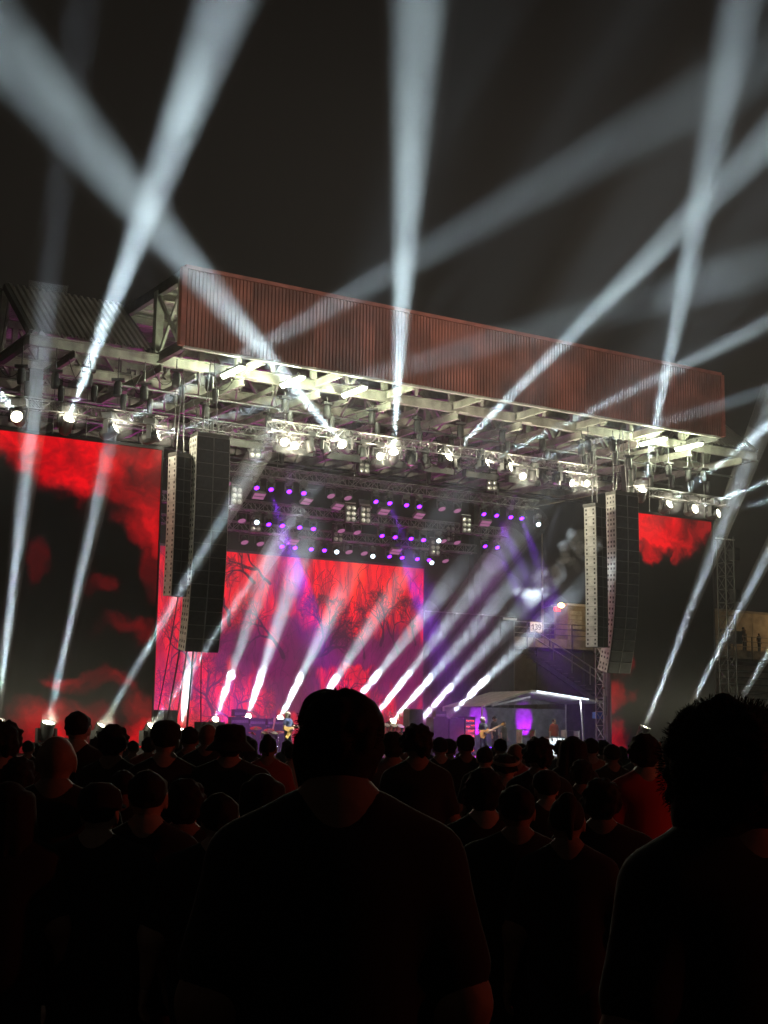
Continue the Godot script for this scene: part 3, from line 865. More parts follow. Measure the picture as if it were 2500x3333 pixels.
	for k in pin.size():
		var d := Vector3(-0.35, -0.45, 0.8).normalized()
		moving_head("small cool white lamp, %s" % ["left on the middle purple truss", "left of three on the lowest purple truss", "middle of three on the lowest purple truss", "right of three on the lowest purple truss", "right on the middle purple truss", "at the right end under the upper purple truss"][k], Vector3(pin[k][0], pin[k][1], pin[k][2]), d, M.cool_lens, true, 0.8, "small cool white lamps")
	for n in [proto, can, bl, sp]:
		n.free()

# ------------------------------------------------------------------ lamps on the floor
func make_floor_lights() -> void:
	var E := 12000.0
	var F := [
		["floor beam lamp at the far left of the stage behind the wedges", 24.53, 1.75, -55.0, -0.320, 0.496, 0.807, 1.0, 3.0, 7.0, 4.2],
		["floor beam lamp just left of the left amplifiers", 26.02, 2.25, -55.0, -0.186, 0.557, 0.809, 0.7, 2.7, 11.5, 2.6],
		["floor beam lamp behind the left amplifiers", 27.55, 2.42, -55.0, -0.208, 0.562, 0.801, 1.1, 3.0, 11.8, 3.2],
		["floor beam lamp between the left amplifiers and the guitar player", 29.11, 2.37, -55.0, -0.170, 0.511, 0.843, 1.0, 2.8, 9.2, 2.9],
		["floor beam lamp right of the guitar player", 30.61, 2.42, -55.0, -0.101, 0.508, 0.855, 0.8, 2.8, 8.6, 2.6],
		["floor beam lamp hidden behind the large central man", 32.27, 2.45, -55.0, 0.013, 0.553, 0.833, 0.9, 3.0, 9.6, 2.4],
		["floor beam lamp left of the drum kit", 33.85, 2.42, -55.0, 0.027, 0.579, 0.815, 0.8, 2.8, 13.0, 2.4],
		["floor beam lamp behind the drum kit", 34.90, 2.33, -55.0, 0.010, 0.532, 0.847, 0.8, 2.8, 11.0, 2.6],
		["floor beam lamp between the stacked cabinets and the bass rig", 36.27, 2.29, -55.0, -0.037, 0.493, 0.869, 0.9, 2.8, 9.0, 2.6],
		["floor beam lamp behind the bass rig", 37.78, 2.47, -55.0, 0.086, 0.532, 0.842, 1.1, 3.0, 9.6, 2.4],
		["floor lamp before the left screen cut by the picture edge", 13.44, 1.81, -44.3, -0.019, 0.964, 0.264, 1.3, 2.0, 13.0, 3.0],
		["left one of the three bright floor lamps before the left screen", 15.06, 1.76, -44.3, 0.038, 0.928, 0.371, 1.2, 1.7, 9.6, 3.0],
		["middle one of the three bright floor lamps before the left screen", 16.80, 1.70, -44.3, 0.328, 0.857, 0.398, 1.2, 1.6, 12.5, 3.0],
		["right one of the three bright floor lamps before the left screen", 18.54, 1.73, -44.3, 0.286, 0.767, 0.574, 0.9, 1.6, 9.5, 2.5],
		["floor lamp at the left foot of the narrow right screen", 40.46, 1.98, -44.3, 0.205, 0.925, 0.320, 1.2, 1.7, 16.0, 3.0],
		["floor lamp before the right half of the narrow right screen", 42.62, 2.40, -44.3, 0.247, 0.879, 0.407, 1.2, 1.6, 14.0, 3.0],
		["floor lamp right of the narrow right screen", 45.21, 2.40, -44.3, 0.237, 0.837, 0.493, 1.0, 1.6, 12.0, 3.0],
		["outermost floor lamp at the right edge", 47.05, 2.40, -44.3, -0.107, 0.697, 0.709, 1.0, 1.6, 8.0, 2.0],
	]
	for k in F.size():
		var t: Array = F[k]
		var d := Vector3(t[4], t[5], t[6]).normalized()
		var o := moving_head(t[0], Vector3(t[1], t[2], t[3]), d, M.beam_lens, false, 1.45 if k >= 10 else 1.0, "beam lamps on the floor")
		var thick := 0.62 if k < 10 else 0.9
		var ground := DECK if k < 10 else 0.0
		var low := 0.7 if k >= 10 else 0.5
		part(o, "riser", MB.new().box(Vector3(0, (ground - t[2] - low) / 2, 0), Vector3(0.46, t[2] - ground - low, 0.4)), M.black_box)
		beam(o, d * (0.36 if k >= 10 else 0.25), d, E, t[8], Color(0.90, 0.97, 1.0), 0.09, [[t[9] * 1.05, 0.0105 * t[7] * thick], [t[9] * 0.94, 0.0105 * t[7] * thick], [t[9] * 0.82, 0.0105 * t[7] * thick], [t[10], 0.034 if k < 10 else 0.01]] + ([[34.0, 0.0035]] if k in [4, 6, 10] else []))
		if k >= 10:
			omni(o, d * 0.42 + Vector3(0, 0, 0.12), 2.0, Color(1.0, 0.98, 0.84), 0.12)
			if k in [11, 12, 13]:
				small_glare.append(o.position + d * 0.42 + Vector3(0, 0, 0.12))
	# magenta floods on the floor that colour the smoke and the steel above
	var W := [["at the far left behind the wedges", 22.6, -56.5, Vector3(0.25, 1.0, 0.2), 0.6], ["behind the left amplifiers", 27.2, -56.6, Vector3(0.0, 1.0, 0.15), 0.6], ["behind the drum kit", 33.6, -56.6, Vector3(0.1, 1.0, 0.15), 0.5], ["behind the bass rig", 38.2, -56.6, Vector3(-0.2, 1.0, 0.2), 0.5]]
	for w in W:
		var o := thing("flood_light", "magenta floor flood %s" % w[0], "flood light", Vector3(w[1], DECK, w[2]), "magenta floods on the stage floor")
		part(o, "housing", MB.new().box(Vector3(0, 0.16, 0), Vector3(0.9, 0.2, 0.3)), M.black_box)
		part(o, "lens", MB.new().box(Vector3(0, 0.275, 0), Vector3(0.84, 0.02, 0.24)), M.magenta_lens)
		part(o, "foot", MB.new().box(Vector3(-0.35, 0.03, 0), Vector3(0.06, 0.06, 0.34)), M.black)
		part(o, "foot", MB.new().box(Vector3(0.35, 0.03, 0), Vector3(0.06, 0.06, 0.34)), M.black)
		spot(o, Vector3(0, 0.32, 0), w[3].normalized(), 115.0 * w[4], 62.0, Color(0.95, 0.15, 0.85), 0.2, 1.0)
	# mixing tower behind the crowd whose floods light the fascia
	var tw := thing("mixing_tower", "scaffold tower with floods behind the crowd", "tower", Vector3(22, 0, 9))
	for c in [[-1.2, -1.0], [1.2, -1.0], [-1.2, 1.0], [1.2, 1.0]]:
		part(tw, "upright", MB.new().tube(Vector3(c[0], 0, c[1]), Vector3(c[0], 9.2, c[1]), 0.04), M.dull_alloy)
	for y in [2.5, 5.0, 8.0]:
		part(tw, "platform", MB.new().box(Vector3(0, y, 0), Vector3(2.4, 0.08, 2.0)), M.dull_alloy)
	for k in 2:
		var a := Vector3(-0.7 + 1.4 * k, 8.7, -0.8)
		part(tw, "flood_lamp", MB.new().box(a, Vector3(0.5, 0.4, 0.2)), M.dim_lens)
		var target := Vector3(26.0 + 13.0 * k, 18.6, -45) - Vector3(22, 0, 9) - a
		spot(tw, a + Vector3(0, 0, -0.2), target, 1650.0, 14.0, Color(1.0, 0.93, 0.84), 0.2, 1.0)
	# a warm red lamp low on the tower that falls on the backs of the crowd
	part(tw, "low_lamp", MB.new().ball(Vector3(-1.3, 4.6, -1.3), Vector3(0.2, 0.2, 0.2)), M.orange_led)
	spot(tw, Vector3(-1.5, 4.6, -1.55), Vector3(4, 1.4, -8) - Vector3(20.5, 4.6, 7.5), 34.0, 24.0, Color(1.0, 0.36, 0.22), 0.2, 1.0)
# ------------------------------------------------------------------ the band's gear on the stage floor
func cabinet(label: String, at: Vector3, s: Vector3, turn := 0.0, grille_mat: Material = null, called := "amplifier_cabinet", cat := "amplifier") -> Node3D:
	var o := thing(called, label, cat, at, "amplifiers and loudspeakers on the stage", turn)
	part(o, "case", MB.new().box(Vector3(0, s.y / 2, 0), s), M.black_box)
	part(o, "front_cloth", MB.new().box(Vector3(0, s.y * 0.5, s.z / 2 + 0.004), Vector3(s.x * 0.92, s.y * 0.9, 0.012)), grille_mat if grille_mat else M.grille)
	for sx in [-1.0, 1.0]:
		for sy in [0.0, 1.0]:
			part(o, "corner", MB.new().box(Vector3(sx * (s.x / 2 - 0.03), 0.03 + sy * (s.y - 0.06), s.z / 2 - 0.03), Vector3(0.066, 0.066, 0.076)), M.dull_alloy)
	return o

func amp_head(label: String, at: Vector3, w := 0.72) -> void:
	var o := thing("guitar_amplifier", label, "amplifier", at, "amplifiers and loudspeakers on the stage")
	part(o, "case", MB.new().box(Vector3(0, 0.14, 0), Vector3(w, 0.28, 0.3)), M.black_box)
	part(o, "panel", MB.new().box(Vector3(0, 0.10, 0.154), Vector3(w * 0.9, 0.1, 0.012)), M.case_grey)
	for k in 6:
		part(o, "knob", MB.new().tube(Vector3(-w * 0.35 + k * w * 0.14, 0.10, 0.158), Vector3(-w * 0.35 + k * w * 0.14, 0.10, 0.185), 0.018), M.black)
	part(o, "handle", MB.new().box(Vector3(0, 0.30, 0), Vector3(0.22, 0.03, 0.04)), M.black)

func drum(parent: Node3D, called: String, c: Vector3, axis: Vector3, r: float, h: float, shell: Material, head: Material) -> void:
	var sh := part(parent, called, MB.new().tube(c - axis * h / 2, c + axis * h / 2, r, r, 20, false), shell)
	part(sh, "head", MB.new().disc(c + axis * h / 2, axis, r * 0.97, 20).disc(c - axis * h / 2, -axis, r * 0.97, 20), head)
	var T := Transform3D(basis_to(-axis), c)
	for e in [-1.0, 1.0]:
		part(sh, "hoop", MB.new().lathe([Vector2(r * 1.0, e * h / 2 - 0.02), Vector2(r * 1.04, e * h / 2 - 0.02), Vector2(r * 1.04, e * h / 2 + 0.015), Vector2(r * 0.98, e * h / 2 + 0.015)], 20, T), M.chrome)

func cymbal(parent: Node3D, c: Vector3, r: float, floor_y: float, tilt: Vector3) -> void:
	var cy := part(parent, "cymbal", MB.new().lathe([Vector2(r, -0.012), Vector2(r * 0.3, 0.012), Vector2(r * 0.18, 0.04), Vector2(0, 0.045)], 20, Transform3D(basis_to(-tilt.normalized()), c)), M.brass)
	part(cy, "stand", MB.new().tube(c, Vector3(c.x, floor_y + 0.3, c.z), 0.012, 0.014, 6).tube(Vector3(c.x, floor_y + 0.4, c.z), Vector3(c.x + 0.25, floor_y, c.z), 0.01, 0.01, 5).tube(Vector3(c.x, floor_y + 0.4, c.z), Vector3(c.x - 0.15, floor_y, c.z + 0.2), 0.01, 0.01, 5).tube(Vector3(c.x, floor_y + 0.4, c.z), Vector3(c.x - 0.15, floor_y, c.z - 0.2), 0.01, 0.01, 5), M.chrome)

func electric_guitar(label: String, T: Transform3D, body_pts: Array, body_mat: Material, neck_len: float) -> void:
	# flat body in the x-y plane of T, neck along +x
	var o := thing("electric_guitar", label, "guitar", Vector3.ZERO, "guitars")
	o.transform = T
	var b := MB.new()
	var n := body_pts.size()
	var mid := Vector3.ZERO
	for p in body_pts:
		mid += Vector3(p.x, p.y, 0) / n
	for k in n:
		var a: Vector2 = body_pts[k]
		var c: Vector2 = body_pts[(k + 1) % n]
		b.tri(Vector3(a.x, a.y, 0.022), Vector3(c.x, c.y, 0.022), mid + Vector3(0, 0, 0.022))
		b.tri(Vector3(c.x, c.y, -0.022), Vector3(a.x, a.y, -0.022), mid + Vector3(0, 0, -0.022))
		b.quad(Vector3(a.x, a.y, -0.022), Vector3(c.x, c.y, -0.022), Vector3(c.x, c.y, 0.022), Vector3(a.x, a.y, 0.022))
	part(o, "body", b, body_mat)
	part(o, "neck", MB.new().box(Vector3(neck_len / 2 + 0.08, 0, 0.02), Vector3(neck_len, 0.055, 0.026)), M.guitar_neck)
	part(o, "headstock", MB.new().box(Vector3(neck_len + 0.16, 0.01, 0.012), Vector3(0.18, 0.09, 0.02), Basis(Vector3.UP, 0.15)), body_mat)
	part(o, "pickup", MB.new().box(Vector3(0.0, 0, 0.03), Vector3(0.04, 0.08, 0.02)), M.black)
	part(o, "bridge", MB.new().box(Vector3(-0.1, 0, 0.03), Vector3(0.04, 0.09, 0.016)), M.chrome)

func make_back_line() -> void:
	M.guitar_gold = paint(Color(0.62, 0.40, 0.10), 0.3)
	M.guitar_orange = paint(Color(0.62, 0.27, 0.06), 0.28)
	M.guitar_neck = paint(Color(0.42, 0.28, 0.16), 0.4)
	M.drum_violet = paint(Color(0.22, 0.06, 0.34), 0.25)
	M.drum_red = paint(Color(0.45, 0.03, 0.05), 0.3)
	M.drum_head = paint(Color(0.7, 0.69, 0.66), 0.5)
	M.blue_cloth = paint(Color(0.03, 0.09, 0.32), 0.8)
	# left stack
	cabinet("black bass cabinet of the left stack with heads on top", Vector3(26.17, DECK, -53.0), Vector3(0.84, 1.22, 0.5))
	amp_head("lower amplifier head on the left stack", Vector3(26.17, DECK + 1.22, -53.0), 0.82)
	amp_head("topmost small amplifier head on the left stack", Vector3(26.17, DECK + 1.53, -53.0), 0.56)
	cabinet("black cabinet in the middle of the left amplifiers", Vector3(27.02, DECK, -53.1), Vector3(0.8, 1.18, 0.5))
	amp_head("amplifier head on the middle cabinet of the left amplifiers", Vector3(27.02, DECK + 1.18, -53.1), 0.74)
	cabinet("black cabinet at the right of the left amplifiers", Vector3(27.86, DECK, -53.1), Vector3(0.8, 1.18, 0.5))
	amp_head("amplifier head on the right cabinet of the left amplifiers", Vector3(27.86, DECK + 1.18, -53.1), 0.74)
	# wedges and side fills at the left
	var riser := cabinet("tall black side fill speaker at the far left of the stage", Vector3(22.45, DECK, -52.0), Vector3(0.9, 0.85, 0.7), 0.35, null, "side_fill_speaker", "loudspeaker")
	part(riser, "handle", MB.new().box(Vector3(-0.46, 0.5, 0), Vector3(0.02, 0.06, 0.2)), M.dull_alloy)
	cabinet("slanted black speaker on top of the far left side fill", Vector3(22.45, DECK + 0.85, -52.0), Vector3(0.8, 0.85, 0.6), 0.42, null, "side_fill_speaker", "loudspeaker")
	cabinet("low black speaker box left of the left amplifiers", Vector3(23.45, DECK, -50.0), Vector3(0.95, 1.25, 0.7), 0.3, null, "side_fill_speaker", "loudspeaker")
	# middle stack
	cabinet("lower box of the stacked cabinets right of the drums", Vector3(34.95, DECK, -52.9), Vector3(0.95, 1.25, 0.6))
	cabinet("upper box of the stacked cabinets right of the drums", Vector3(34.72, DECK + 1.25, -52.9), Vector3(0.72, 0.75, 0.5))
	# bass rig
	cabinet("tall left cabinet of the bass rig", Vector3(36.1, DECK, -53.0), Vector3(0.82, 1.66, 0.6))
	cabinet("tall right cabinet of the bass rig", Vector3(36.95, DECK, -53.0), Vector3(0.82, 1.66, 0.6))
	amp_head("small amplifier head on the bass rig", Vector3(36.2, DECK + 1.66, -53.0), 0.58)
	var rk := thing("equipment_rack", "rack with rows of red and orange lights beside the bass rig", "rack", Vector3(37.66, DECK, -52.95))
	part(rk, "case", MB.new().box(Vector3(0, 0.86, 0), Vector3(0.56, 1.72, 0.6)), M.black_box)
	for k in 7:
		var un := part(rk, "unit", MB.new().box(Vector3(0, 0.2 + k * 0.22, 0.305), Vector3(0.48, 0.17, 0.02)), M.case_grey)
		for j in 5:
			if rng.randf() < 0.8:
				part(un, "indicator_light", MB.new().box(Vector3(-0.18 + j * 0.09, 0.2 + k * 0.22 + rng.randf_range(-0.03, 0.03), 0.318), Vector3(0.045, 0.035, 0.01)), M.orange_led if (k + j) % 3 else M.red_led)
	omni(rk, Vector3(0, 0.9, 0.6), 0.5, Color(1.0, 0.25, 0.1))
	# drum kits
	var dk := thing("drum_kit", "chrome drum kit with many cymbals behind the central man", "drums", Vector3(34.1, DECK + 0.35, -54.2))
	part(dk, "riser", MB.new().box(Vector3(0, -0.17, 0), Vector3(2.6, 0.34, 2.2)), M.black_box)
	for sx in [-1.0, 1.0]:
		drum(dk, "bass_drum", Vector3(sx * 0.36, 0.32, 0.4), Vector3(0, 0, 1), 0.31, 0.45, M.drum_red, M.drum_red)
	for k in 4:
		drum(dk, "tom", Vector3(-0.55 + k * 0.37, 0.86 - absf(k - 1.5) * 0.03, 0.32), Vector3(0, 0.85, 0.5).normalized(), 0.15 + 0.012 * k, 0.22, M.chrome, M.drum_head)
	for k in 2:
		drum(dk, "floor_tom", Vector3(-0.85 + 1.7 * k, 0.45, 0.0), Vector3.UP, 0.2, 0.42, M.chrome, M.drum_head)
	drum(dk, "snare_drum", Vector3(0.0, 0.62, -0.1), Vector3.UP, 0.18, 0.14, M.chrome, M.drum_head)
	for c in [[-1.0, 1.25, 0.1, 0.24], [-0.55, 1.42, 0.3, 0.2], [0.0, 1.5, 0.35, 0.16], [0.5, 1.4, 0.3, 0.22], [0.95, 1.25, 0.15, 0.25], [-1.15, 0.95, -0.2, 0.18], [1.15, 1.0, -0.2, 0.24]]:
		cymbal(dk, Vector3(c[0], c[1], c[2]), c[3], 0.0, Vector3(rng.randf_range(-0.2, 0.2), 1, 0.35))
	var pk := thing("percussion_set", "small violet lit drum set before the left amplifiers", "drums", Vector3(26.2, DECK, -51.0))
	drum(pk, "bass_drum", Vector3(0.28, 0.3, 0.1), Vector3(-0.25, 0, 1).normalized(), 0.29, 0.4, M.drum_violet, M.drum_violet)
	drum(pk, "tom", Vector3(0.05, 0.78, 0.2), Vector3(0, 0.9, 0.4).normalized(), 0.16, 0.2, M.drum_violet, M.drum_head)
	drum(pk, "tom", Vector3(0.45, 0.78, 0.2), Vector3(0, 0.9, 0.4).normalized(), 0.17, 0.2, M.drum_violet, M.drum_head)
	for c in [[-0.3, 1.05, 0.1, 0.24], [0.2, 0.98, 0.3, 0.22], [0.7, 0.9, 0.2, 0.2], [-0.45, 0.85, 0.1, 0.16]]:
		cymbal(pk, Vector3(c[0], c[1], c[2]), c[3], 0.0, Vector3(rng.randf_range(-0.2, 0.2), 1, 0.3))
	electric_guitar("pale guitar standing upright beside the violet drum set", Transform3D(Basis(Vector3(0.22, 0.97, 0.0), Vector3(-0.97, 0.22, 0.0), Vector3(0, 0, 1)).orthonormalized(), Vector3(26.75, DECK + 0.5, -51.3)), [Vector2(-0.2, -0.14), Vector2(-0.05, -0.16), Vector2(0.08, -0.1), Vector2(0.2, -0.14), Vector2(0.16, 0.0), Vector2(0.2, 0.13), Vector2(0.05, 0.1), Vector2(-0.08, 0.16), Vector2(-0.22, 0.12)], M.guitar_neck, 0.75)
	# cables falling from the flown arrays to the stage
	for k in 5:
		var x0 := 19.9 + k * 0.25
		var pts := []
		for i in 14:
			var t := i / 13.0
			pts.append(Vector3(x0 + (-0.35 + k * 0.5) * t + sin(t * 2.2 + k) * 0.12, 7.0 - 6.0 * t, -45.2 - 1.6 * t * (1 + k * 0.3)))
		var c := part(self, "hanging_cable", MB.new().path(pts, 0.022 + 0.012 * (k % 2), 6), M.cable)
		c.name = numbered("hanging_cable")
		tag(c, "black cable falling from the left arrays to the stage, %s from the left" % ORD[k], "cable", "cables under the left arrays")
	# black drape right of the central screen
	var dr := thing("black_drape", "black drape hanging right of the central screen", "drape", Vector3(38.75, DECK, -58.6))
	for k in 6:
		var fold := MB.new()
		var w := 0.98
		for i in 10:
			var a := k * w + i * w / 10
			var b := k * w + (i + 1) * w / 10
			fold.quad(Vector3(a, 0, 0.08 * sin(a * 13.0)), Vector3(b, 0, 0.08 * sin(b * 13.0)), Vector3(b, 7.0, 0.08 * sin(b * 13.0)), Vector3(a, 7.0, 0.08 * sin(a * 13.0)))
		part(dr, "cloth_panel", fold, M.drape)
	part(dr, "pole", MB.new().tube(Vector3(-0.1, 7.02, 0), Vector3(6.0, 7.02, 0), 0.03), M.dull_alloy)
	part(dr, "upright", MB.new().tube(Vector3(5.95, 0, 0), Vector3(5.95, 7.0, 0), 0.04), M.dull_alloy)
	part(dr, "upright", MB.new().tube(Vector3(-0.08, 0, 0), Vector3(-0.08, 7.0, 0), 0.04), M.dull_alloy)
	part(dr, "tag", MB.new().box(Vector3(5.6, 6.9, 0.12), Vector3(0.9, 0.12, 0.02)), M.white)
# ------------------------------------------------------------------ what stands beside and behind the stage at the right
func lattice(called: String, label: String, at: Vector3, h: float, s: float, mat: Material) -> Node3D:
	var o := thing(called, label, "tower", at, "lattice towers")
	for c in [[-1, -1], [1, -1], [-1, 1], [1, 1]]:
		part(o, "leg", MB.new().tube(Vector3(c[0] * s / 2, 0, c[1] * s / 2), Vector3(c[0] * s / 2, h, c[1] * s / 2), 0.03, 0.03, 6), mat)
	var k := int(h / s / 1.1)
	for j in k:
		var y0 := h * j / k
		var y1 := h * (j + 1) / k
		var m := MB.new()
		for f in 4:
			var a := Vector3([-1, 1, 1, -1][f] * s / 2, 0, [-1, -1, 1, 1][f] * s / 2)
			var b := Vector3([1, 1, -1, -1][f] * s / 2, 0, [-1, 1, 1, -1][f] * s / 2)
			if j % 2:
				m.tube(a + Vector3(0, y0, 0), b + Vector3(0, y1, 0), 0.016, 0.016, 5, false)
			else:
				m.tube(b + Vector3(0, y0, 0), a + Vector3(0, y1, 0), 0.016, 0.016, 5, false)
			m.tube(a + Vector3(0, y0, 0), b + Vector3(0, y0, 0), 0.014, 0.014, 5, false)
		part(o, "bracing", m, mat)
	return o

func make_far_side() -> void:
	# lattice tower under the right arrays
	var tw := lattice("lattice_tower", "lattice tower with a marked box below the right loudspeaker arrays", Vector3(40.4, 0, -46.6), 5.8, 0.5, M.alloy)
	part(tw, "yellow_strap", MB.new().box(Vector3(0, 3.9, 0.27), Vector3(0.62, 0.07, 0.02)), M.brass)
	var bx := part(tw, "control_box", MB.new().box(Vector3(0, 3.15, 0.3), Vector3(0.46, 0.8, 0.14)), M.case_grey)
	part(bx, "diamond_mark", MB.new().quad(Vector3(-0.14, 3.15, 0.374), Vector3(0, 2.9, 0.374), Vector3(0.14, 3.15, 0.374), Vector3(0, 3.4, 0.374)), M.black)
	part(bx, "diamond_mark", MB.new().quad(Vector3(-0.05, 3.15, 0.378), Vector3(0, 3.06, 0.378), Vector3(0.05, 3.15, 0.378), Vector3(0, 3.24, 0.378)), M.rail_white)
	var t2 := lattice("lattice_tower", "dark lattice tower with lamps right of the narrow right screen", Vector3(49.3, 0, -48.0), 11.4, 0.55, M.dark_steel)
	for y in [6.6, 8.6, 10.6]:
		var hd := part(t2, "flood_housing", MB.new().box(Vector3(0.6, y, 0), Vector3(0.35, 0.6, 0.4)), M.black_box)
		part(hd, "glass", MB.new().box(Vector3(0.79, y, 0), Vector3(0.02, 0.5, 0.32)), M.glass_lamp)
	part(t2, "top_arm", MB.new().box(Vector3(0, 11.3, 0), Vector3(1.2, 0.06, 0.06)), M.rail_white)
	var pole := thing("steel_pole", "thin pale steel pole left of the dark lattice tower", "pole", Vector3(48.4, 0, -48.4))
	part(pole, "shaft", MB.new().tube(Vector3.ZERO, Vector3(0, 9.4, 0), 0.10, 0.07, 10), M.concrete)
	part(pole, "cap", MB.new().ball(Vector3(0, 9.42, 0), Vector3(0.1, 0.08, 0.1)), M.concrete)
	# tent in the stage's right wing
	var tn := thing("canopy_tent", "pale gabled canopy tent with a bright tube along its gable", "tent", Vector3(43.0, DECK, -55.0))
	var xl := -3.0
	var xr := 4.8
	var ye := 2.28
	var yr := 3.09
	var yq := 2.6
	var zb := -3.3
	for t in [0.0, -0.025]:
		part(tn, "roof_sheet", MB.new().quad(Vector3(xl, ye + t, 0.1), Vector3(-0.06, yr + t, 0.1), Vector3(-0.06, yr + t, zb), Vector3(xl, ye + t, zb)), M.canvas)
		part(tn, "roof_sheet", MB.new().quad(Vector3(-0.06, yr + t, 0.1), Vector3(xr, yq + t, 0.1), Vector3(xr, yq + t, zb), Vector3(-0.06, yr + t, zb)), M.canvas)
	part(tn, "gable_bar", MB.new().bar(Vector3(xl, ye, 0.14), Vector3(-0.06, yr, 0.14), 0.07, 0.09), M.rail_white)
	part(tn, "gable_bar", MB.new().bar(Vector3(-0.06, yr, 0.14), Vector3(xr, yq, 0.14), 0.07, 0.09), M.rail_white)
	part(tn, "rafter", MB.new().bar(Vector3(-1.2, 2.35, -1.6), Vector3(-0.06, yr - 0.1, -1.6), 0.06, 0.08), M.rail_white)
	part(tn, "rafter", MB.new().bar(Vector3(-1.2, 2.35, -1.6), Vector3(1.2, 2.85, -1.6), 0.06, 0.08), M.rail_white)
	for p in [[xl, 0.05, ye], [xr, 0.05, yq], [xl, zb + 0.1, ye], [xr, zb + 0.1, yq]]:
		part(tn, "post", MB.new().tube(Vector3(p[0], 0, p[1]), Vector3(p[0], p[2], p[1]), 0.045), M.rail_white)
	part(tn, "post", MB.new().tube(Vector3(3.25, 0, 0.1), Vector3(3.05, 2.75, 0.1), 0.04), M.rail_white)
	part(tn, "back_wall", MB.new().box(Vector3(0.9, 1.15, zb + 0.05), Vector3(7.7, 2.3, 0.04)), M.tent_wall)
	part(tn, "gable_sheet", MB.new().tri(Vector3(xl, ye, zb + 0.04), Vector3(xr, yq, zb + 0.04), Vector3(-0.06, yr, zb + 0.04)), M.tent_wall)
	var tb := part(tn, "light_tube", MB.new().bar(Vector3(0.2, yr - 0.02, 0.22), Vector3(3.45, 2.75, 0.22), 0.06, 0.07), M.gable_tube)
	tb.set_meta("label", "bright white tube along the gable")
	for k in 3:
		omni(tn, Vector3(0.7 + k * 1.1, yr - 0.34 - 0.12 * k, 0.1), 0.9, Color(0.92, 0.95, 1.0), 0.15)
	for k in 2:
		var o := thing("flood_light", "violet flood %s the tent" % ["at the left inside", "at the right inside"][k], "flood light", Vector3(42.15 + k * 2.9, DECK, -57.1), "violet floods in the tent")
		part(o, "housing", MB.new().box(Vector3(0, 0.15, 0), Vector3(0.4, 0.3, 0.25)), M.black_box)
		part(o, "lens", MB.new().box(Vector3(0, 0.31, 0), Vector3(0.32, 0.02, 0.2)), M.purple_lens)
		spot(o, Vector3(0, 0.36, 0), Vector3(0, 1.0, -1.0), 26.0, 20.0, Color(0.72, 0.04, 1.0), 0.06, 0.5)
	# gear in the wing
	var wc := thing("flight_case", "white lit case between the tent and the crowd", "case", Vector3(42.75, DECK, -53.0))
	part(wc, "shell", MB.new().box(Vector3(0, 0.4, 0), Vector3(0.9, 0.8, 0.6)), M.white)
	part(wc, "lid", MB.new().box(Vector3(0, 0.84, 0), Vector3(0.92, 0.07, 0.62)), M.dull_alloy)
	for k in 3:
		part(wc, "latch", MB.new().box(Vector3(-0.3 + 0.3 * k, 0.72, 0.31), Vector3(0.08, 0.12, 0.02)), M.chrome)
	part(wc, "light_panel", MB.new().box(Vector3(0, 0.42, 0.306), Vector3(0.7, 0.5, 0.012)), lamp(Color(0.9, 0.95, 1.0), 1.3))
	omni(wc, Vector3(0, 0.5, 0.6), 0.8, Color(0.9, 0.95, 1.0))
	for k in 2:
		var rk := thing("equipment_rack", ["open frame rack left of the white lit case", "low black rack right of the white lit case"][k], "rack", Vector3(41.6 + 2.7 * k, DECK, -53.6))
		for x in [-0.4, 0.4]:
			part(rk, "upright", MB.new().box(Vector3(x, 0.6, 0), Vector3(0.06, 1.2, 0.4)), M.rail_white)
		for y in [0.1, 0.5, 0.85, 1.18]:
			part(rk, "shelf", MB.new().box(Vector3(0, y, 0), Vector3(0.8, 0.05, 0.4)), M.case_grey)
		part(rk, "unit", MB.new().box(Vector3(0, 0.28, 0), Vector3(0.7, 0.26, 0.36)), M.black_box)
	var tbl := thing("folding_ladder", "folding ladder with blue cloth on top beside the lattice tower", "ladder", Vector3(45.6, DECK, -52.8))
	for sx in [-1.0, 1.0]:
		part(tbl, "rail", MB.new().bar(Vector3(sx * 0.5, 0, 0.2), Vector3(sx * 0.32, 1.9, 0), 0.05, 0.03), M.red_trim)
	part(tbl, "blue_cloth", MB.new().box(Vector3(0, 1.92, 0), Vector3(0.95, 0.3, 0.3)), M.blue_cloth)
	for y in [0.4, 0.8, 1.2, 1.6]:
		part(tbl, "rung", MB.new().box(Vector3(0, y, 0.1), Vector3(0.85 - y * 0.1, 0.03, 0.06)), M.dull_alloy)
	# grandstand
	var gs := thing("grandstand", "concrete grandstand with railings and a stair behind the stage", "grandstand", Vector3(0, 0, -77))
	part(gs, "lower_wall", MB.new().box(Vector3(78, 3.9, -1.2), Vector3(44, 7.8, 0.4)), M.dark_steel)
	var dk := part(gs, "walkway", MB.new().box(Vector3(78, 8.35, -3.0), Vector3(44, 0.65, 4.4)), M.concrete)
	for k in 22:
		part(dk, "kerb_block", MB.new().box(Vector3(57 + k * 2.0, 8.32, -0.76), Vector3(1.97, 0.62, 0.06)), M.concrete)
	for k in 22:
		part(gs, "railing_post", MB.new().tube(Vector3(56.4 + k * 2.0, 7.9, -0.66), Vector3(56.4 + k * 2.0, 9.75, -0.66), 0.05, 0.05, 6), M.dark_steel)
	for y in [8.95, 9.35, 9.72]:
		part(gs, "rail", MB.new().tube(Vector3(56.2, y, -0.66), Vector3(99.0, y, -0.66), 0.035, 0.035, 6), M.dull_alloy)
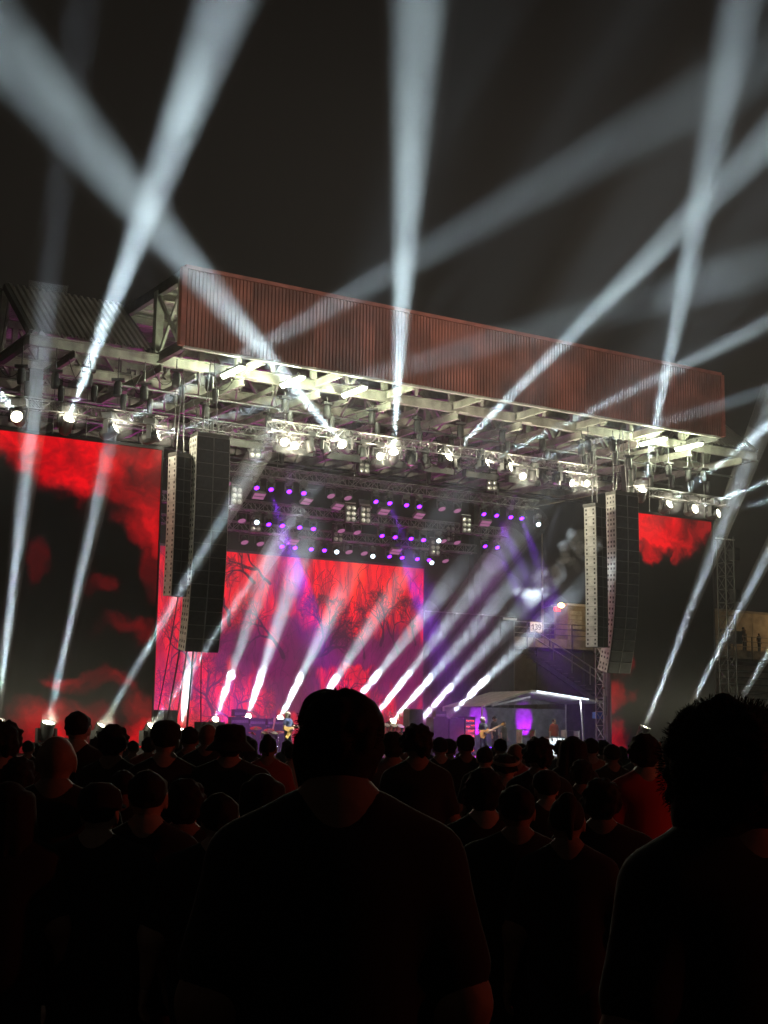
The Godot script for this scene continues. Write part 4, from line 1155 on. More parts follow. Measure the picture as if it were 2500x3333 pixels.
	for k in 10:   # seating steps below the walkway at the right
		part(gs, "seat_row", MB.new().box(Vector3(84, 7.4 - k * 0.55, 1.2 + k * 0.9), Vector3(17, 0.12, 0.5)), M.dark_steel)
		part(gs, "riser", MB.new().box(Vector3(84, 7.1 - k * 0.55, 0.8 + k * 0.9), Vector3(17, 0.5, 0.1)), M.concrete)
	# stair going down to the right
	var s0 := Vector3(58.3, 7.9, 2.2)
	var s1 := Vector3(66.3, 4.2, 2.2)
	var sr := part(gs, "stair", MB.new().bar(s0 + Vector3(-1.0, -0.4, 0.6), s1 + Vector3(-1.0, -0.8, 0.6), 0.1, 0.34), M.concrete)
	for k in 16:
		part(sr, "tread", MB.new().box(s0.lerp(s1, k / 15.0) + Vector3(-0.6, -0.35, 0), Vector3(0.5, 0.06, 1.2)), M.concrete)
	for y in [0.45, 0.95]:
		part(sr, "handrail", MB.new().tube(s0 + Vector3(0, y, 0.6), s1 + Vector3(0, y, 0.6), 0.05, 0.05, 6), M.rail_white)
	for k in 6:
		var p := s0.lerp(s1, k / 5.0)
		part(sr, "baluster", MB.new().tube(p + Vector3(0, -0.3, 0.6), p + Vector3(0, 0.95, 0.6), 0.045, 0.045, 6), M.rail_white)
	for x in [58.6, 62.6]:
		part(gs, "support_post", MB.new().tube(Vector3(x, 0, 2.7), Vector3(x, 7.6, 2.7), 0.07, 0.07, 6), M.dull_alloy)
	# section sign
	var sg := thing("section_sign", "white section sign reading 139 on the grandstand railing", "sign", Vector3(61.05, 9.02, -77.5))
	part(sg, "board", MB.new().box(Vector3(0, 0.36, 0), Vector3(1.02, 0.72, 0.05)), M.white)
	var tm := TextMesh.new()
	tm.text = "139"
	var fnt := SystemFont.new()
	fnt.font_names = PackedStringArray(["Droid Sans"])
	fnt.font_weight = 700
	tm.font = fnt
	tm.font_size = 64
	tm.pixel_size = 0.0085
	tm.depth = 0.02
	var dg := part(sg, "digits", tm, M.black)
	dg.position = Vector3(0, 0.36, 0.035)
	# lamps over the walkway
	var lp := thing("street_lamp", "tall mast with a glaring warm lamp over the grandstand", "lamp", Vector3(62.4, 8.6, -78.5))
	part(lp, "mast", MB.new().tube(Vector3.ZERO, Vector3(0, 7.6, 0), 0.10, 0.05, 8), M.concrete)
	part(lp, "arm", MB.new().tube(Vector3(0, 2.3, 0), Vector3(-0.4, 2.3, 2.6), 0.03), M.dull_alloy)
	part(lp, "lamp_head", MB.new().ball(Vector3(-0.4, 2.25, 2.6), Vector3(0.24, 0.17, 0.2)), M.sodium)
	omni(lp, Vector3(-0.4, 2.1, 2.9), 9.0, Color(1.0, 0.85, 0.62), 0.15)
	var rl := thing("signal_lamp", "small red lamp right of the warm one on the grandstand", "lamp", Vector3(63.5, 8.6, -78.4))
	part(rl, "mast", MB.new().tube(Vector3.ZERO, Vector3(0, 2.3, 0), 0.05, 0.05, 8), M.concrete)
	part(rl, "lamp_head", MB.new().box(Vector3(0.1, 2.25, 0.1), Vector3(0.42, 0.26, 0.2)), M.red_led)
	# kiosk and building
	var ks := thing("kiosk", "small pale kiosk at the end of the grandstand walkway", "kiosk", Vector3(65.6, 8.66, -79.0))
	part(ks, "wall", MB.new().box(Vector3(0, 1.25, 0), Vector3(2.2, 2.5, 1.6)), M.beige)
	part(ks, "roof", MB.new().box(Vector3(0, 2.58, 0), Vector3(2.5, 0.14, 1.9)), M.white)
	for k in 4:
		part(ks, "shutter_slat", MB.new().box(Vector3(-0.4, 1.0 + 0.33 * k, 0.82), Vector3(1.1, 0.28, 0.04)), M.rail_white)
	var bd := thing("low_building", "beige flat building behind the people at the right edge", "building", Vector3(93, 8.66, -81.5))
	part(bd, "wall", MB.new().box(Vector3(0, 1.6, 0), Vector3(29.5, 3.2, 3.0)), M.beige)
	part(bd, "parapet", MB.new().box(Vector3(0, 3.27, 0.05), Vector3(29.8, 0.16, 3.2)), M.concrete)
	for k in 7:
		part(bd, "wall_joint", MB.new().box(Vector3(-12 + k * 4.0, 1.6, 1.505), Vector3(0.06, 3.1, 0.02)), M.concrete)
	# light on that building and the people
	var wl := thing("street_lamp", "warm lamp post off to the right of the low building", "lamp", Vector3(90, 8.66, -76))
	part(wl, "mast", MB.new().tube(Vector3.ZERO, Vector3(0, 4.5, 0), 0.07, 0.05, 8), M.concrete)
	part(wl, "lamp_head", MB.new().ball(Vector3(0, 4.5, 0), Vector3(0.25, 0.14, 0.25)), M.sodium)
	omni(wl, Vector3(0, 4.2, 0), 20.0, Color(1.0, 0.82, 0.58), 0.2)
# ------------------------------------------------------------------ people
# smooth field of tapered capsules, meshed as surface nets. A bone is [a, b, radius a, radius b, stretch]
func net(mb: MB, bones: Array, cell: float, k: float, T := Transform3D.IDENTITY) -> void:
	var lo := Vector3.INF
	var hi := -Vector3.INF
	var reach := k * 4.0 + cell
	var boxes := []
	for b in bones:
		var s: Vector3 = b[4] if b.size() > 4 else Vector3.ONE
		var r: float = maxf(b[2], b[3])
		var l: Vector3 = b[0].min(b[1]) - s * r - Vector3.ONE * reach
		var h: Vector3 = b[0].max(b[1]) + s * r + Vector3.ONE * reach
		boxes.append([l, h])
		lo = lo.min(l)
		hi = hi.max(h)
	var nx := int((hi.x - lo.x) / cell) + 2
	var ny := int((hi.y - lo.y) / cell) + 2
	var nz := int((hi.z - lo.z) / cell) + 2
	var acc := PackedFloat32Array()
	acc.resize(nx * ny * nz)
	for bi in bones.size():
		var b: Array = bones[bi]
		var s: Vector3 = b[4] if b.size() > 4 else Vector3.ONE
		var inv := Vector3.ONE / s
		var sm := minf(s.x, minf(s.y, s.z))
		var mid: Vector3 = (b[0] + b[1]) * 0.5
		var a: Vector3 = (b[0] - mid) * inv
		var ab: Vector3 = (b[1] - mid) * inv - a
		var len2 := maxf(ab.length_squared(), 1e-9)
		var ra: float = b[2]
		var dr: float = b[3] - b[2]
		var i0 := Vector3i(((boxes[bi][0] - lo) / cell).floor())
		var i1 := Vector3i(((boxes[bi][1] - lo) / cell).ceil())
		for z in range(maxi(i0.z, 0), mini(i1.z + 1, nz)):
			for y in range(maxi(i0.y, 0), mini(i1.y + 1, ny)):
				var row := (z * ny + y) * nx
				for x in range(maxi(i0.x, 0), mini(i1.x + 1, nx)):
					var p := (lo + Vector3(x, y, z) * cell - mid) * inv - a
					var t := clampf(p.dot(ab) / len2, 0.0, 1.0)
					var d := ((p - ab * t).length() - ra - dr * t) * sm
					if d < reach:
						acc[row + x] += exp(-d / k)
	for i in acc.size():
		acc[i] = -k * log(maxf(acc[i], 1e-9))
	var vid := PackedInt32Array()
	vid.resize(nx * ny * nz)
	vid.fill(-1)
	var base := mb.v.size()
	var pts := PackedVector3Array()
	var plane := nx * ny
	var off := [0, 1, nx, nx + 1, plane, plane + 1, plane + nx, plane + nx + 1]
	var edges := [[0, 1], [2, 3], [4, 5], [6, 7], [0, 2], [1, 3], [4, 6], [5, 7], [0, 4], [1, 5], [2, 6], [3, 7]]
	for z in nz - 1:
		for y in ny - 1:
			var row := (z * ny + y) * nx
			for x in nx - 1:
				var q := row + x
				var s0 := acc[q] < 0.0
				if (acc[q + 1] < 0.0) == s0 and (acc[q + nx] < 0.0) == s0 and (acc[q + nx + 1] < 0.0) == s0 and (acc[q + plane] < 0.0) == s0 and (acc[q + plane + 1] < 0.0) == s0 and (acc[q + plane + nx] < 0.0) == s0 and (acc[q + plane + nx + 1] < 0.0) == s0:
					continue
				var sum := Vector3.ZERO
				var cnt := 0
				for e in edges:
					var va := acc[q + off[e[0]]]
					var vb := acc[q + off[e[1]]]
					if (va < 0.0) != (vb < 0.0):
						var t := va / (va - vb)
						var pa := Vector3(e[0] & 1, (e[0] >> 1) & 1, e[0] >> 2)
						var pb := Vector3(e[1] & 1, (e[1] >> 1) & 1, e[1] >> 2)
						sum += pa.lerp(pb, t)
						cnt += 1
				vid[q] = pts.size()
				pts.append(lo + (Vector3(x, y, z) + sum / cnt) * cell)
	var nrm := PackedVector3Array()
	nrm.resize(pts.size())
	var tris := PackedInt32Array()
	for z in range(1, nz - 1):
		for y in range(1, ny - 1):
			for x in range(1, nx - 1):
				var q := (z * ny + y) * nx + x
				var s0 := acc[q] < 0.0
				for ax in 3:
					var st: int = [1, nx, plane][ax]
					if (acc[q + st] < 0.0) == s0:
						continue
					var u: int = [nx, plane, 1][ax]
					var w: int = [plane, 1, nx][ax]
					var a := vid[q]
					var b := vid[q - u]
					var c := vid[q - u - w]
					var d := vid[q - w]
					if a < 0 or b < 0 or c < 0 or d < 0:
						continue
					var fn := (pts[c] - pts[a]).cross(pts[d] - pts[b])
					var grad := Vector3.ZERO
					grad[ax] = 1.0 if s0 else -1.0
					if fn.dot(grad) < 0.0:
						fn = -fn
						var tmp := b
						b = d
						d = tmp
					nrm[a] += fn
					nrm[b] += fn
					nrm[c] += fn
					nrm[d] += fn
					tris.append_array([a, c, b, a, d, c])
	var TB := T.basis
	var flip := TB.determinant() < 0.0
	for i in pts.size():
		mb.v.append(T * pts[i])
		mb.n.append((TB * nrm[i]).normalized())
		mb.u.append(Vector2(pts[i].x, pts[i].y))
	for i in range(0, tris.size(), 3):
		if flip:
			mb.ix.append_array([base + tris[i], base + tris[i + 2], base + tris[i + 1]])
		else:
			mb.ix.append_array([base + tris[i], base + tris[i + 1], base + tris[i + 2]])

# joints of a standing figure 1.75 m tall that faces -z; w widens it
func joints(w: float) -> Dictionary:
	return {"shoulder": Vector3(0.165 * w, 1.395, 0.01), "elbow": Vector3(0.22 * w + 0.02, 1.12, 0.03), "wrist": Vector3(0.245 * w + 0.02, 0.89, -0.03), "hip": Vector3(0.085 * w, 0.92, 0), "knee": Vector3(0.10, 0.50, -0.01), "ankle": Vector3(0.11, 0.09, 0.02)}

func flip(p: Vector3) -> Vector3:
	return Vector3(-p.x, p.y, p.z)

func hand_bones(palm: Vector3, along: Vector3, out: Vector3, curl: float) -> Array:
	# along: wrist to knuckles; out: from palm towards the thumb side
	var nrm := along.cross(out).normalized()
	var res := [[palm, palm + along * 0.055, 0.020, 0.021, Vector3.ONE]]
	for s in [-0.5, 0.5]:
		res.append([palm + out * s * 0.03, palm + along * 0.075 + out * s * 0.05, 0.014, 0.013])
	var lens := [0.070, 0.080, 0.075, 0.058]
	for i in 4:
		var root := palm + along * 0.078 + out * (0.030 - i * 0.020)
		var a := curl * 0.55
		var m1: Vector3 = root + (along * cos(a) + nrm * sin(a)) * lens[i] * 0.5
		a = curl * 1.25
		var m2: Vector3 = m1 + (along * cos(a) + nrm * sin(a)) * lens[i] * 0.33
		a = curl * 1.8
		var m3: Vector3 = m2 + (along * cos(a) + nrm * sin(a)) * lens[i] * 0.25
		res.append([root, m1, 0.0095, 0.0088])
		res.append([m1, m2, 0.0088, 0.0080])
		res.append([m2, m3, 0.0080, 0.0068])
	var th := palm + along * 0.02 + out * 0.028
	var t1 := th + (along * 0.7 + out * 0.7) * 0.040
	var t2 := t1 + (along * 0.95 + nrm * 0.5 * curl) * 0.034
	res.append([th, t1, 0.012, 0.0105])
	res.append([t1, t2, 0.0105, 0.008])
	return res

func head_bones(c: Vector3) -> Array:
	return [
		[c + Vector3(0, 0.025, 0.012), c + Vector3(0, 0.025, 0.012), 0.092, 0.092, Vector3(0.86, 1.0, 1.06)],
		[c + Vector3(0, -0.02, -0.03), c + Vector3(0, -0.075, -0.055), 0.062, 0.042, Vector3(0.95, 1, 1)],
		[c + Vector3(0, 0.005, -0.092), c + Vector3(0, -0.03, -0.112), 0.010, 0.014],
		[c + Vector3(-0.03, 0.022, -0.082), c + Vector3(0.03, 0.022, -0.082), 0.014, 0.014],
		[c + Vector3(-0.018, -0.062, -0.094), c + Vector3(0.018, -0.062, -0.094), 0.008, 0.008],
		[c + Vector3(0.082, 0.01, 0.012), c + Vector3(0.084, -0.03, 0.006), 0.012, 0.009, Vector3(0.6, 1, 1.2)],
		[c + Vector3(-0.082, 0.01, 0.012), c + Vector3(-0.084, -0.03, 0.006), 0.012, 0.009, Vector3(0.6, 1, 1.2)],
		[c + Vector3(0, -0.06, 0.025), c + Vector3(0, -0.19, 0.035), 0.056, 0.062],
	]

# pose: joint dictionaries for left (-x) and right (+x)
func body_meshes(w: float, L: Dictionary, R: Dictionary, cell := 0.026, head_cell := 0.012, tank := false, curlL := 0.5, curlR := 0.5, headc := Vector3(0, 1.625, -0.01), neck := 1.0) -> Dictionary:
	var torso := [
		[Vector3(0, 1.0, 0.0), Vector3(0, 1.18, 0.01), 0.125 * w, 0.115 * w, Vector3(1.22, 1, 0.88)],
		[Vector3(0, 1.18, 0.01), Vector3(0, 1.34, 0.015), 0.118 * w, 0.125 * w, Vector3(1.25, 1, 0.88)],
		[Vector3(-0.09 * w, 1.36, 0.012), Vector3(0.09 * w, 1.36, 0.012), 0.07 * sqrt(w), 0.07 * sqrt(w), Vector3(1, 1, 1.05)],
		[Vector3(0.02, 1.50, 0.03), Vector3(0.15 * w, 1.405, 0.02), 0.05 * neck, 0.048 * sqrt(w)],
		[Vector3(-0.02, 1.50, 0.03), Vector3(-0.15 * w, 1.405, 0.02), 0.05 * neck, 0.048 * sqrt(w)],
		[Vector3(0, 1.40, 0.025), Vector3(0, 1.52, 0.02), 0.06 * neck, 0.056 * neck],
	]
	var skin := torso.duplicate()
	var shirt := []
	for b in torso.slice(0, 5):
		shirt.append([b[0].lerp(b[1], 0.28) if b.size() < 5 else b[0], b[1], b[2] + 0.012, b[3] + 0.014, b[4] if b.size() > 4 else Vector3.ONE])
	if tank:
		shirt = shirt.slice(0, 2)
		shirt.append([Vector3(-0.09 * w, 1.335, 0.035), Vector3(0.09 * w, 1.335, 0.035), 0.095, 0.095, Vector3(1, 1, 1.25)])
	shirt.append([Vector3(0, 0.94, 0), Vector3(0, 1.05, 0), 0.128 * w + 0.014, 0.125 * w + 0.014, Vector3(1.2, 1, 0.9)])
	var trousers := [[Vector3(0, 0.94, 0), Vector3(0, 1.0, 0), 0.125 * w, 0.12 * w, Vector3(1.2, 1, 0.9)]]
	for side in 2:
		var J: Dictionary = R if side else L
		var g := func(nm): return J[nm] if side else flip(J[nm])
		skin.append([g.call("shoulder"), g.call("elbow"), 0.056 * w, 0.043 * w])
		skin.append([g.call("elbow"), g.call("wrist"), 0.043 * w, 0.029])
		skin.append([g.call("hip"), g.call("knee"), 0.082 * w, 0.058])
		skin.append([g.call("knee"), g.call("ankle"), 0.056, 0.038])
		if not tank:
			shirt.append([g.call("shoulder"), g.call("shoulder").lerp(g.call("elbow"), 0.72), 0.060 * w, 0.066 * w])
		trousers.append([g.call("hip"), g.call("knee"), 0.094 * w, 0.074])
		trousers.append([g.call("knee"), g.call("ankle"), 0.074, 0.062])
		trousers.append([g.call("ankle") + Vector3(0, -0.045, 0.03), g.call("ankle") + Vector3(0.01, -0.055, -0.17), 0.042, 0.034])
	var mb := MB.new()
	net(mb, skin, cell, 0.022)
	net(mb, head_bones(headc), head_cell, 0.010)
	for side in 2:
		var J: Dictionary = R if side else L
		var wr: Vector3 = J["wrist"] if side else flip(J["wrist"])
		var el: Vector3 = J["elbow"] if side else flip(J["elbow"])
		var along := (wr - el).normalized()
		var out := Vector3(0, 0, -1)
		if J.has("thumb"):
			out = J["thumb"] if side else flip(J["thumb"])
		out = (out - along * out.dot(along)).normalized()
		net(mb, hand_bones(wr + along * 0.02, along, out if side else out, curlR if side else curlL), 0.0065 if cell > 0.02 else 0.0048, 0.0035)
	var ms := MB.new()
	net(ms, shirt, cell, 0.022)
	var mt := MB.new()
	net(mt, trousers, cell, 0.018)
	return {"body": mb.mesh(), "shirt": ms.mesh(), "trousers": mt.mesh()}

func hair_mesh(style: String, c := Vector3(0, 1.625, -0.01), cell := 0.012) -> ArrayMesh:
	var b := [[c + Vector3(0, 0.034, 0.022), c + Vector3(0, 0.034, 0.022), 0.095, 0.095, Vector3(0.9, 1.0, 1.03)]]
	var top := c + Vector3(0, 0.03, 0.02)
	var r := RandomNumberGenerator.new()
	r.seed = hash(style)
	match style:
		"short":
			for i in 46:
				var d := Vector3(r.randf_range(-1, 1), r.randf_range(-0.35, 1), r.randf_range(-0.55, 1)).normalized()
				b.append([top + d * Vector3(0.083, 0.092, 0.096), top + d * Vector3(0.085, 0.096, 0.1), 0.014, 0.010])
		"round":
			b[0][2] = 0.106
			b[0][3] = 0.106
			b.append([c + Vector3(0, -0.02, 0.055), c + Vector3(0, -0.055, 0.06), 0.06, 0.045, Vector3(1.2, 1, 0.8)])
			for i in 50:
				var d := Vector3(r.randf_range(-1, 1), r.randf_range(-0.6, 1), r.randf_range(-0.4, 1)).normalized()
				b.append([top + d * 0.095, top + d * 0.108, 0.016, 0.010])
		"curly":
			for i in 90:
				var d := Vector3(r.randf_range(-1, 1), r.randf_range(-0.7, 1), r.randf_range(-0.5, 1)).normalized()
				var p := top + d * Vector3(0.1, 0.105, 0.112)
				b.append([p, p + d * r.randf_range(0.0, 0.02), r.randf_range(0.018, 0.028), 0.014])
		"long":
			for i in 40:
				var a := r.randf_range(-0.5, PI + 0.5)
				var p := c + Vector3(cos(a) * 0.085, 0.05, 0.02 + sin(a) * 0.085)
				var q := c + Vector3(cos(a) * 0.10, -0.10, 0.025 + sin(a) * 0.08)
				b.append([p, q, 0.022, 0.024])
				b.append([q, q + Vector3(cos(a) * 0.02, -r.randf_range(0.08, 0.2), 0.02), 0.024, 0.009])
		"ponytail":
			b.append([c + Vector3(0, 0.09, 0.10), c + Vector3(0, 0.11, 0.13), 0.035, 0.042])
			b.append([c + Vector3(0, 0.10, 0.13), c + Vector3(0.01, -0.06, 0.15), 0.038, 0.014])
		"headband":
			for i in 30:
				var d := Vector3(r.randf_range(-1, 1), r.randf_range(-0.5, 1), r.randf_range(-0.4, 1)).normalized()
				b.append([top + d * 0.085, top + d * 0.104, 0.022, 0.012])
	var m := MB.new()
	net(m, b, cell, 0.007)
	return m.mesh()

func hat_part(o: Node3D, style: String, c := Vector3(0, 1.625, -0.01)) -> void:
	var T := Transform3D(Basis(Vector3.RIGHT, -PI / 2), c + Vector3(0, 0, 0.014))
	if style == "cap":
		part(o, "cap", MB.new().lathe([Vector2(0.102, 0.02), Vector2(0.106, 0.06), Vector2(0.092, 0.11), Vector2(0.05, 0.142), Vector2(0.0, 0.148)], 16, T).box(c + Vector3(0, 0.035, -0.13), Vector3(0.15, 0.012, 0.10), Basis(Vector3.RIGHT, -0.2)), M.cloth.black)
	elif style == "bucket":
		part(o, "bucket_hat", MB.new().lathe([Vector2(0.165, -0.035), Vector2(0.17, -0.025), Vector2(0.112, 0.03), Vector2(0.108, 0.05), Vector2(0.098, 0.12), Vector2(0.08, 0.138), Vector2(0.0, 0.142)], 18, T), M.cloth.black)
	elif style == "headband":
		part(o, "headband", MB.new().lathe([Vector2(0.116, 0.05), Vector2(0.12, 0.056), Vector2(0.12, 0.074), Vector2(0.115, 0.08)], 18, Transform3D(Basis(Vector3.RIGHT, -PI / 2 + 0.35), c + Vector3(0, 0.01, 0.014))), M.cloth.beige)

func strands(c: Vector3, radii: Vector3, count: int, length: float, seed_: int, wavy: float) -> MB:
	# loose single hairs that break the outline
	var r := RandomNumberGenerator.new()
	r.seed = seed_
	var m := MB.new()
	for i in count:
		var d := Vector3(r.randf_range(-1, 1), r.randf_range(-0.6, 1), r.randf_range(-0.6, 1)).normalized()
		var p := c + d * radii
		var s := Vector3(r.randf_range(-1, 1), r.randf_range(-1, 1), r.randf_range(-1, 1))
		var q := p + (d + s * wavy).normalized() * length * r.randf_range(0.4, 1.0)
		var e := q + (d * 0.4 + s * wavy * 2.0).normalized() * length * 0.4
		var side := d.cross(s).normalized() * 0.0009
		m.quad(p - side, p + side, q + side, q - side)
		m.tri(q - side, q + side, e)
	return m

const CROWD := [
	[2.81, -9.07, 1.79, 2, "curly", "black", "dark curly haired person cut off by the left edge of the picture"],
	[6.30, -19.24, 1.62, 0, "short", "black", "small far person between the big bald head and the left edge"],
	[2.09, -6.00, 1.74, 2, "bald", "black", "big bald person at the left with a bright rim round the head"],
	[3.82, -10.50, 1.90, 1, "short", "black", "tall short haired person standing out against the left screen"],
	[3.77, -9.63, 1.79, 1, "round", "black", "round haired person between the two floor lights below the left screen"],
	[8.08, -19.84, 1.63, 0, "short", "grey", "small far person right under the right one of the left floor lights"],
	[3.94, -9.10, 1.82, 1, "cap", "black", "person in a tight cap with a red lit neck below the left speaker wedge"],
	[5.92, -13.08, 1.81, 1, "short", "black", "short haired person between the red necked cap wearer and the bald man"],
	[5.65, -12.07, 1.85, 1, "bald", "black", "bald person with shiny scalp in front of the stage wedge"],
	[4.32, -8.87, 1.80, 2, "bucket", "black", "broad person in a bucket hat holding a plastic cup"],
	[8.01, -15.98, 1.73, 0, "long", "grey", "long haired person with bright edge right behind the bucket hat"],
	[6.59, -12.67, 1.73, 1, "ponytail", "red", "person with tied up hair and dull red shirt below the amplifiers"],
	[7.56, -13.95, 1.64, 2, "short", "beige", "person in a pale beige shirt just left of the large central man"],
	[6.64, -10.44, 1.77, 1, "round", "grey", "fuzzy headed person right beside the neck of the central man"],
	[5.60, -8.48, 1.81, 1, "curly", "black", "curly haired person with red lit neck below the stacked cabinets"],
	[8.94, -13.07, 1.74, 1, "short", "black", "short haired person right of the curly one, below the bass rig"],
	[9.55, -13.79, 1.71, 1, "cap", "grey", "person in a pale cap below the rack of red lit gear"],
	[9.18, -12.92, 1.76, 1, "cap", "black", "person in a flat dark cap left of the bass player"],
	[8.44, -11.54, 1.65, 1, "short", "black", "low dark head straight below the bass player"],
	[11.41, -15.26, 1.73, 0, "short", "black", "small dark head right of the bass player"],
	[8.69, -11.37, 1.70, 1, "bald", "red", "bald person whose scalp glows pink below the tent"],
	[6.90, -9.15, 1.62, 1, "headband", "black", "person with a pale band across dark hair in front of the bald one"],
	[6.58, -8.33, 1.73, 1, "curly", "black", "person with a wide fuzzy head below the purple curtain"],
	[7.80, -9.41, 1.77, 0, "long", "black", "long haired person below the white lit case"],
	[10.35, -12.18, 1.75, 2, "short", "orange", "broad person in a dull orange shirt left of the lattice tower"],
	[7.41, -8.83, 1.57, 1, "round", "black", "low round dark head in front of the orange shirted person"],
	[10.00, -11.43, 1.69, 1, "short", "black", "dark head in front of the foot of the lattice tower"],
	[6.51, -7.12, 1.77, 1, "round", "brightred", "person in a red shirt at the right below the narrow screen"],
	[9.01, -9.64, 1.73, 0, "long", "beige", "pale haired person between the red shirt and the large curly man"],
	[4.70, -8.29, 1.59, 2, "short", "black", "dark person hidden mostly behind the central man"],
	[5.79, -7.25, 1.53, 2, "cap", "black", "dark person in a cap low in the crowd right of the centre"],
	[2.58, -8.01, 1.59, 2, "round", "black", "dark person low at the left edge of the crowd"],
	[3.28, -8.17, 1.52, 2, "short", "black", "dark person low in the crowd left of the bucket hat"],
	[2.34, -5.56, 1.59, 1, "short", "black", "dark person low in the crowd in front of the bucket hat wearer"],
	[2.58, -5.73, 1.54, 2, "round", "black", "thick haired dark person low in the crowd left of the central man"],
	[3.06, -5.93, 1.57, 1, "long", "black", "long haired dark person low beside the left arm of the central man"],
	[4.02, -5.51, 1.59, 1, "round", "black", "thick haired dark person low beside the right arm of the central man"],
	[3.80, -4.96, 1.54, 2, "short", "black", "broad dark person low in the crowd, second right of the central man"],
	[4.50, -5.22, 1.55, 2, "round", "black", "broad dark person low in the crowd left of the red shirt"],
	[2.13, -5.56, 1.53, 2, "cap", "black", "dark person in a cap low in the crowd beside the big bald head"],
	[3.82, -4.65, 1.51, 1, "ponytail", "black", "dark person with tied up hair low in the crowd"],
	[1.78, -5.64, 1.55, 1, "long", "black", "long haired dark person low at the left edge"],
	[2.50, -5.20, 1.51, 2, "short", "black", "short haired dark person low in front of the bucket hat wearer, nearest the central man"],
]
const FAR_CROWD := [[9.3, -29.6, 1.52], [9.7, -29.3, 1.51], [8.2, -24.6, 1.55], [11.2, -31.6, 1.60], [7.5, -20.6, 1.62], [6.3, -16.6, 1.67], [12.2, -31.3, 1.53], [11.7, -29.2, 1.62], [7.6, -18.1, 1.68], [8.5, -19.3, 1.67], [13.5, -29.6, 1.62], [11.3, -24.2, 1.61], [14.4, -30.4, 1.57], [14.6, -29.3, 1.63], [9.1, -18.0, 1.69], [10.4, -20.0, 1.65], [13.7, -25.5, 1.65], [9.8, -15.3, 1.66], [16.5, -25.3, 1.62], [17.1, -25.6, 1.62], [9.9, -14.3, 1.70], [19.5, -27.5, 1.64], [19.7, -26.9, 1.55], [14.0, -18.8, 1.65], [11.7, -15.2, 1.66], [20.0, -25.3, 1.69], [12.0, -14.7, 1.70], [21.3, -25.6, 1.66], [17.5, -20.4, 1.68], [13.4, -15.5, 1.72], [19.6, -22.1, 1.61], [12.3, -13.6, 1.67], [16.9, -18.0, 1.71], [22.2, -23.2, 1.68], [13.0, -13.3, 1.68], [18.6, -18.7, 1.66], [21.9, -21.5, 1.64], [23.1, -21.9, 1.74], [15.0, -14.0, 1.69]]

func person(label: String, meshes: Dictionary, hair: Mesh, style: String, at: Vector3, height: float, turn: float, shirt: Material, skin: Material, hair_mat: Material, group: String) -> Node3D:
	var o := thing("person", label, "person", at, group, turn)
	o.scale = Vector3.ONE * (height / 1.75)
	part(o, "body", meshes.body, skin)
	part(o, "shirt", meshes.shirt, shirt)
	part(o, "trousers", meshes.trousers, M.denim)
	if hair:
		part(o, "hair", hair, hair_mat)
	hat_part(o, style)
	return o

func turn_to(at: Vector3, target: Vector3) -> float:
	var d := target - at
	return atan2(-d.x, -d.z)

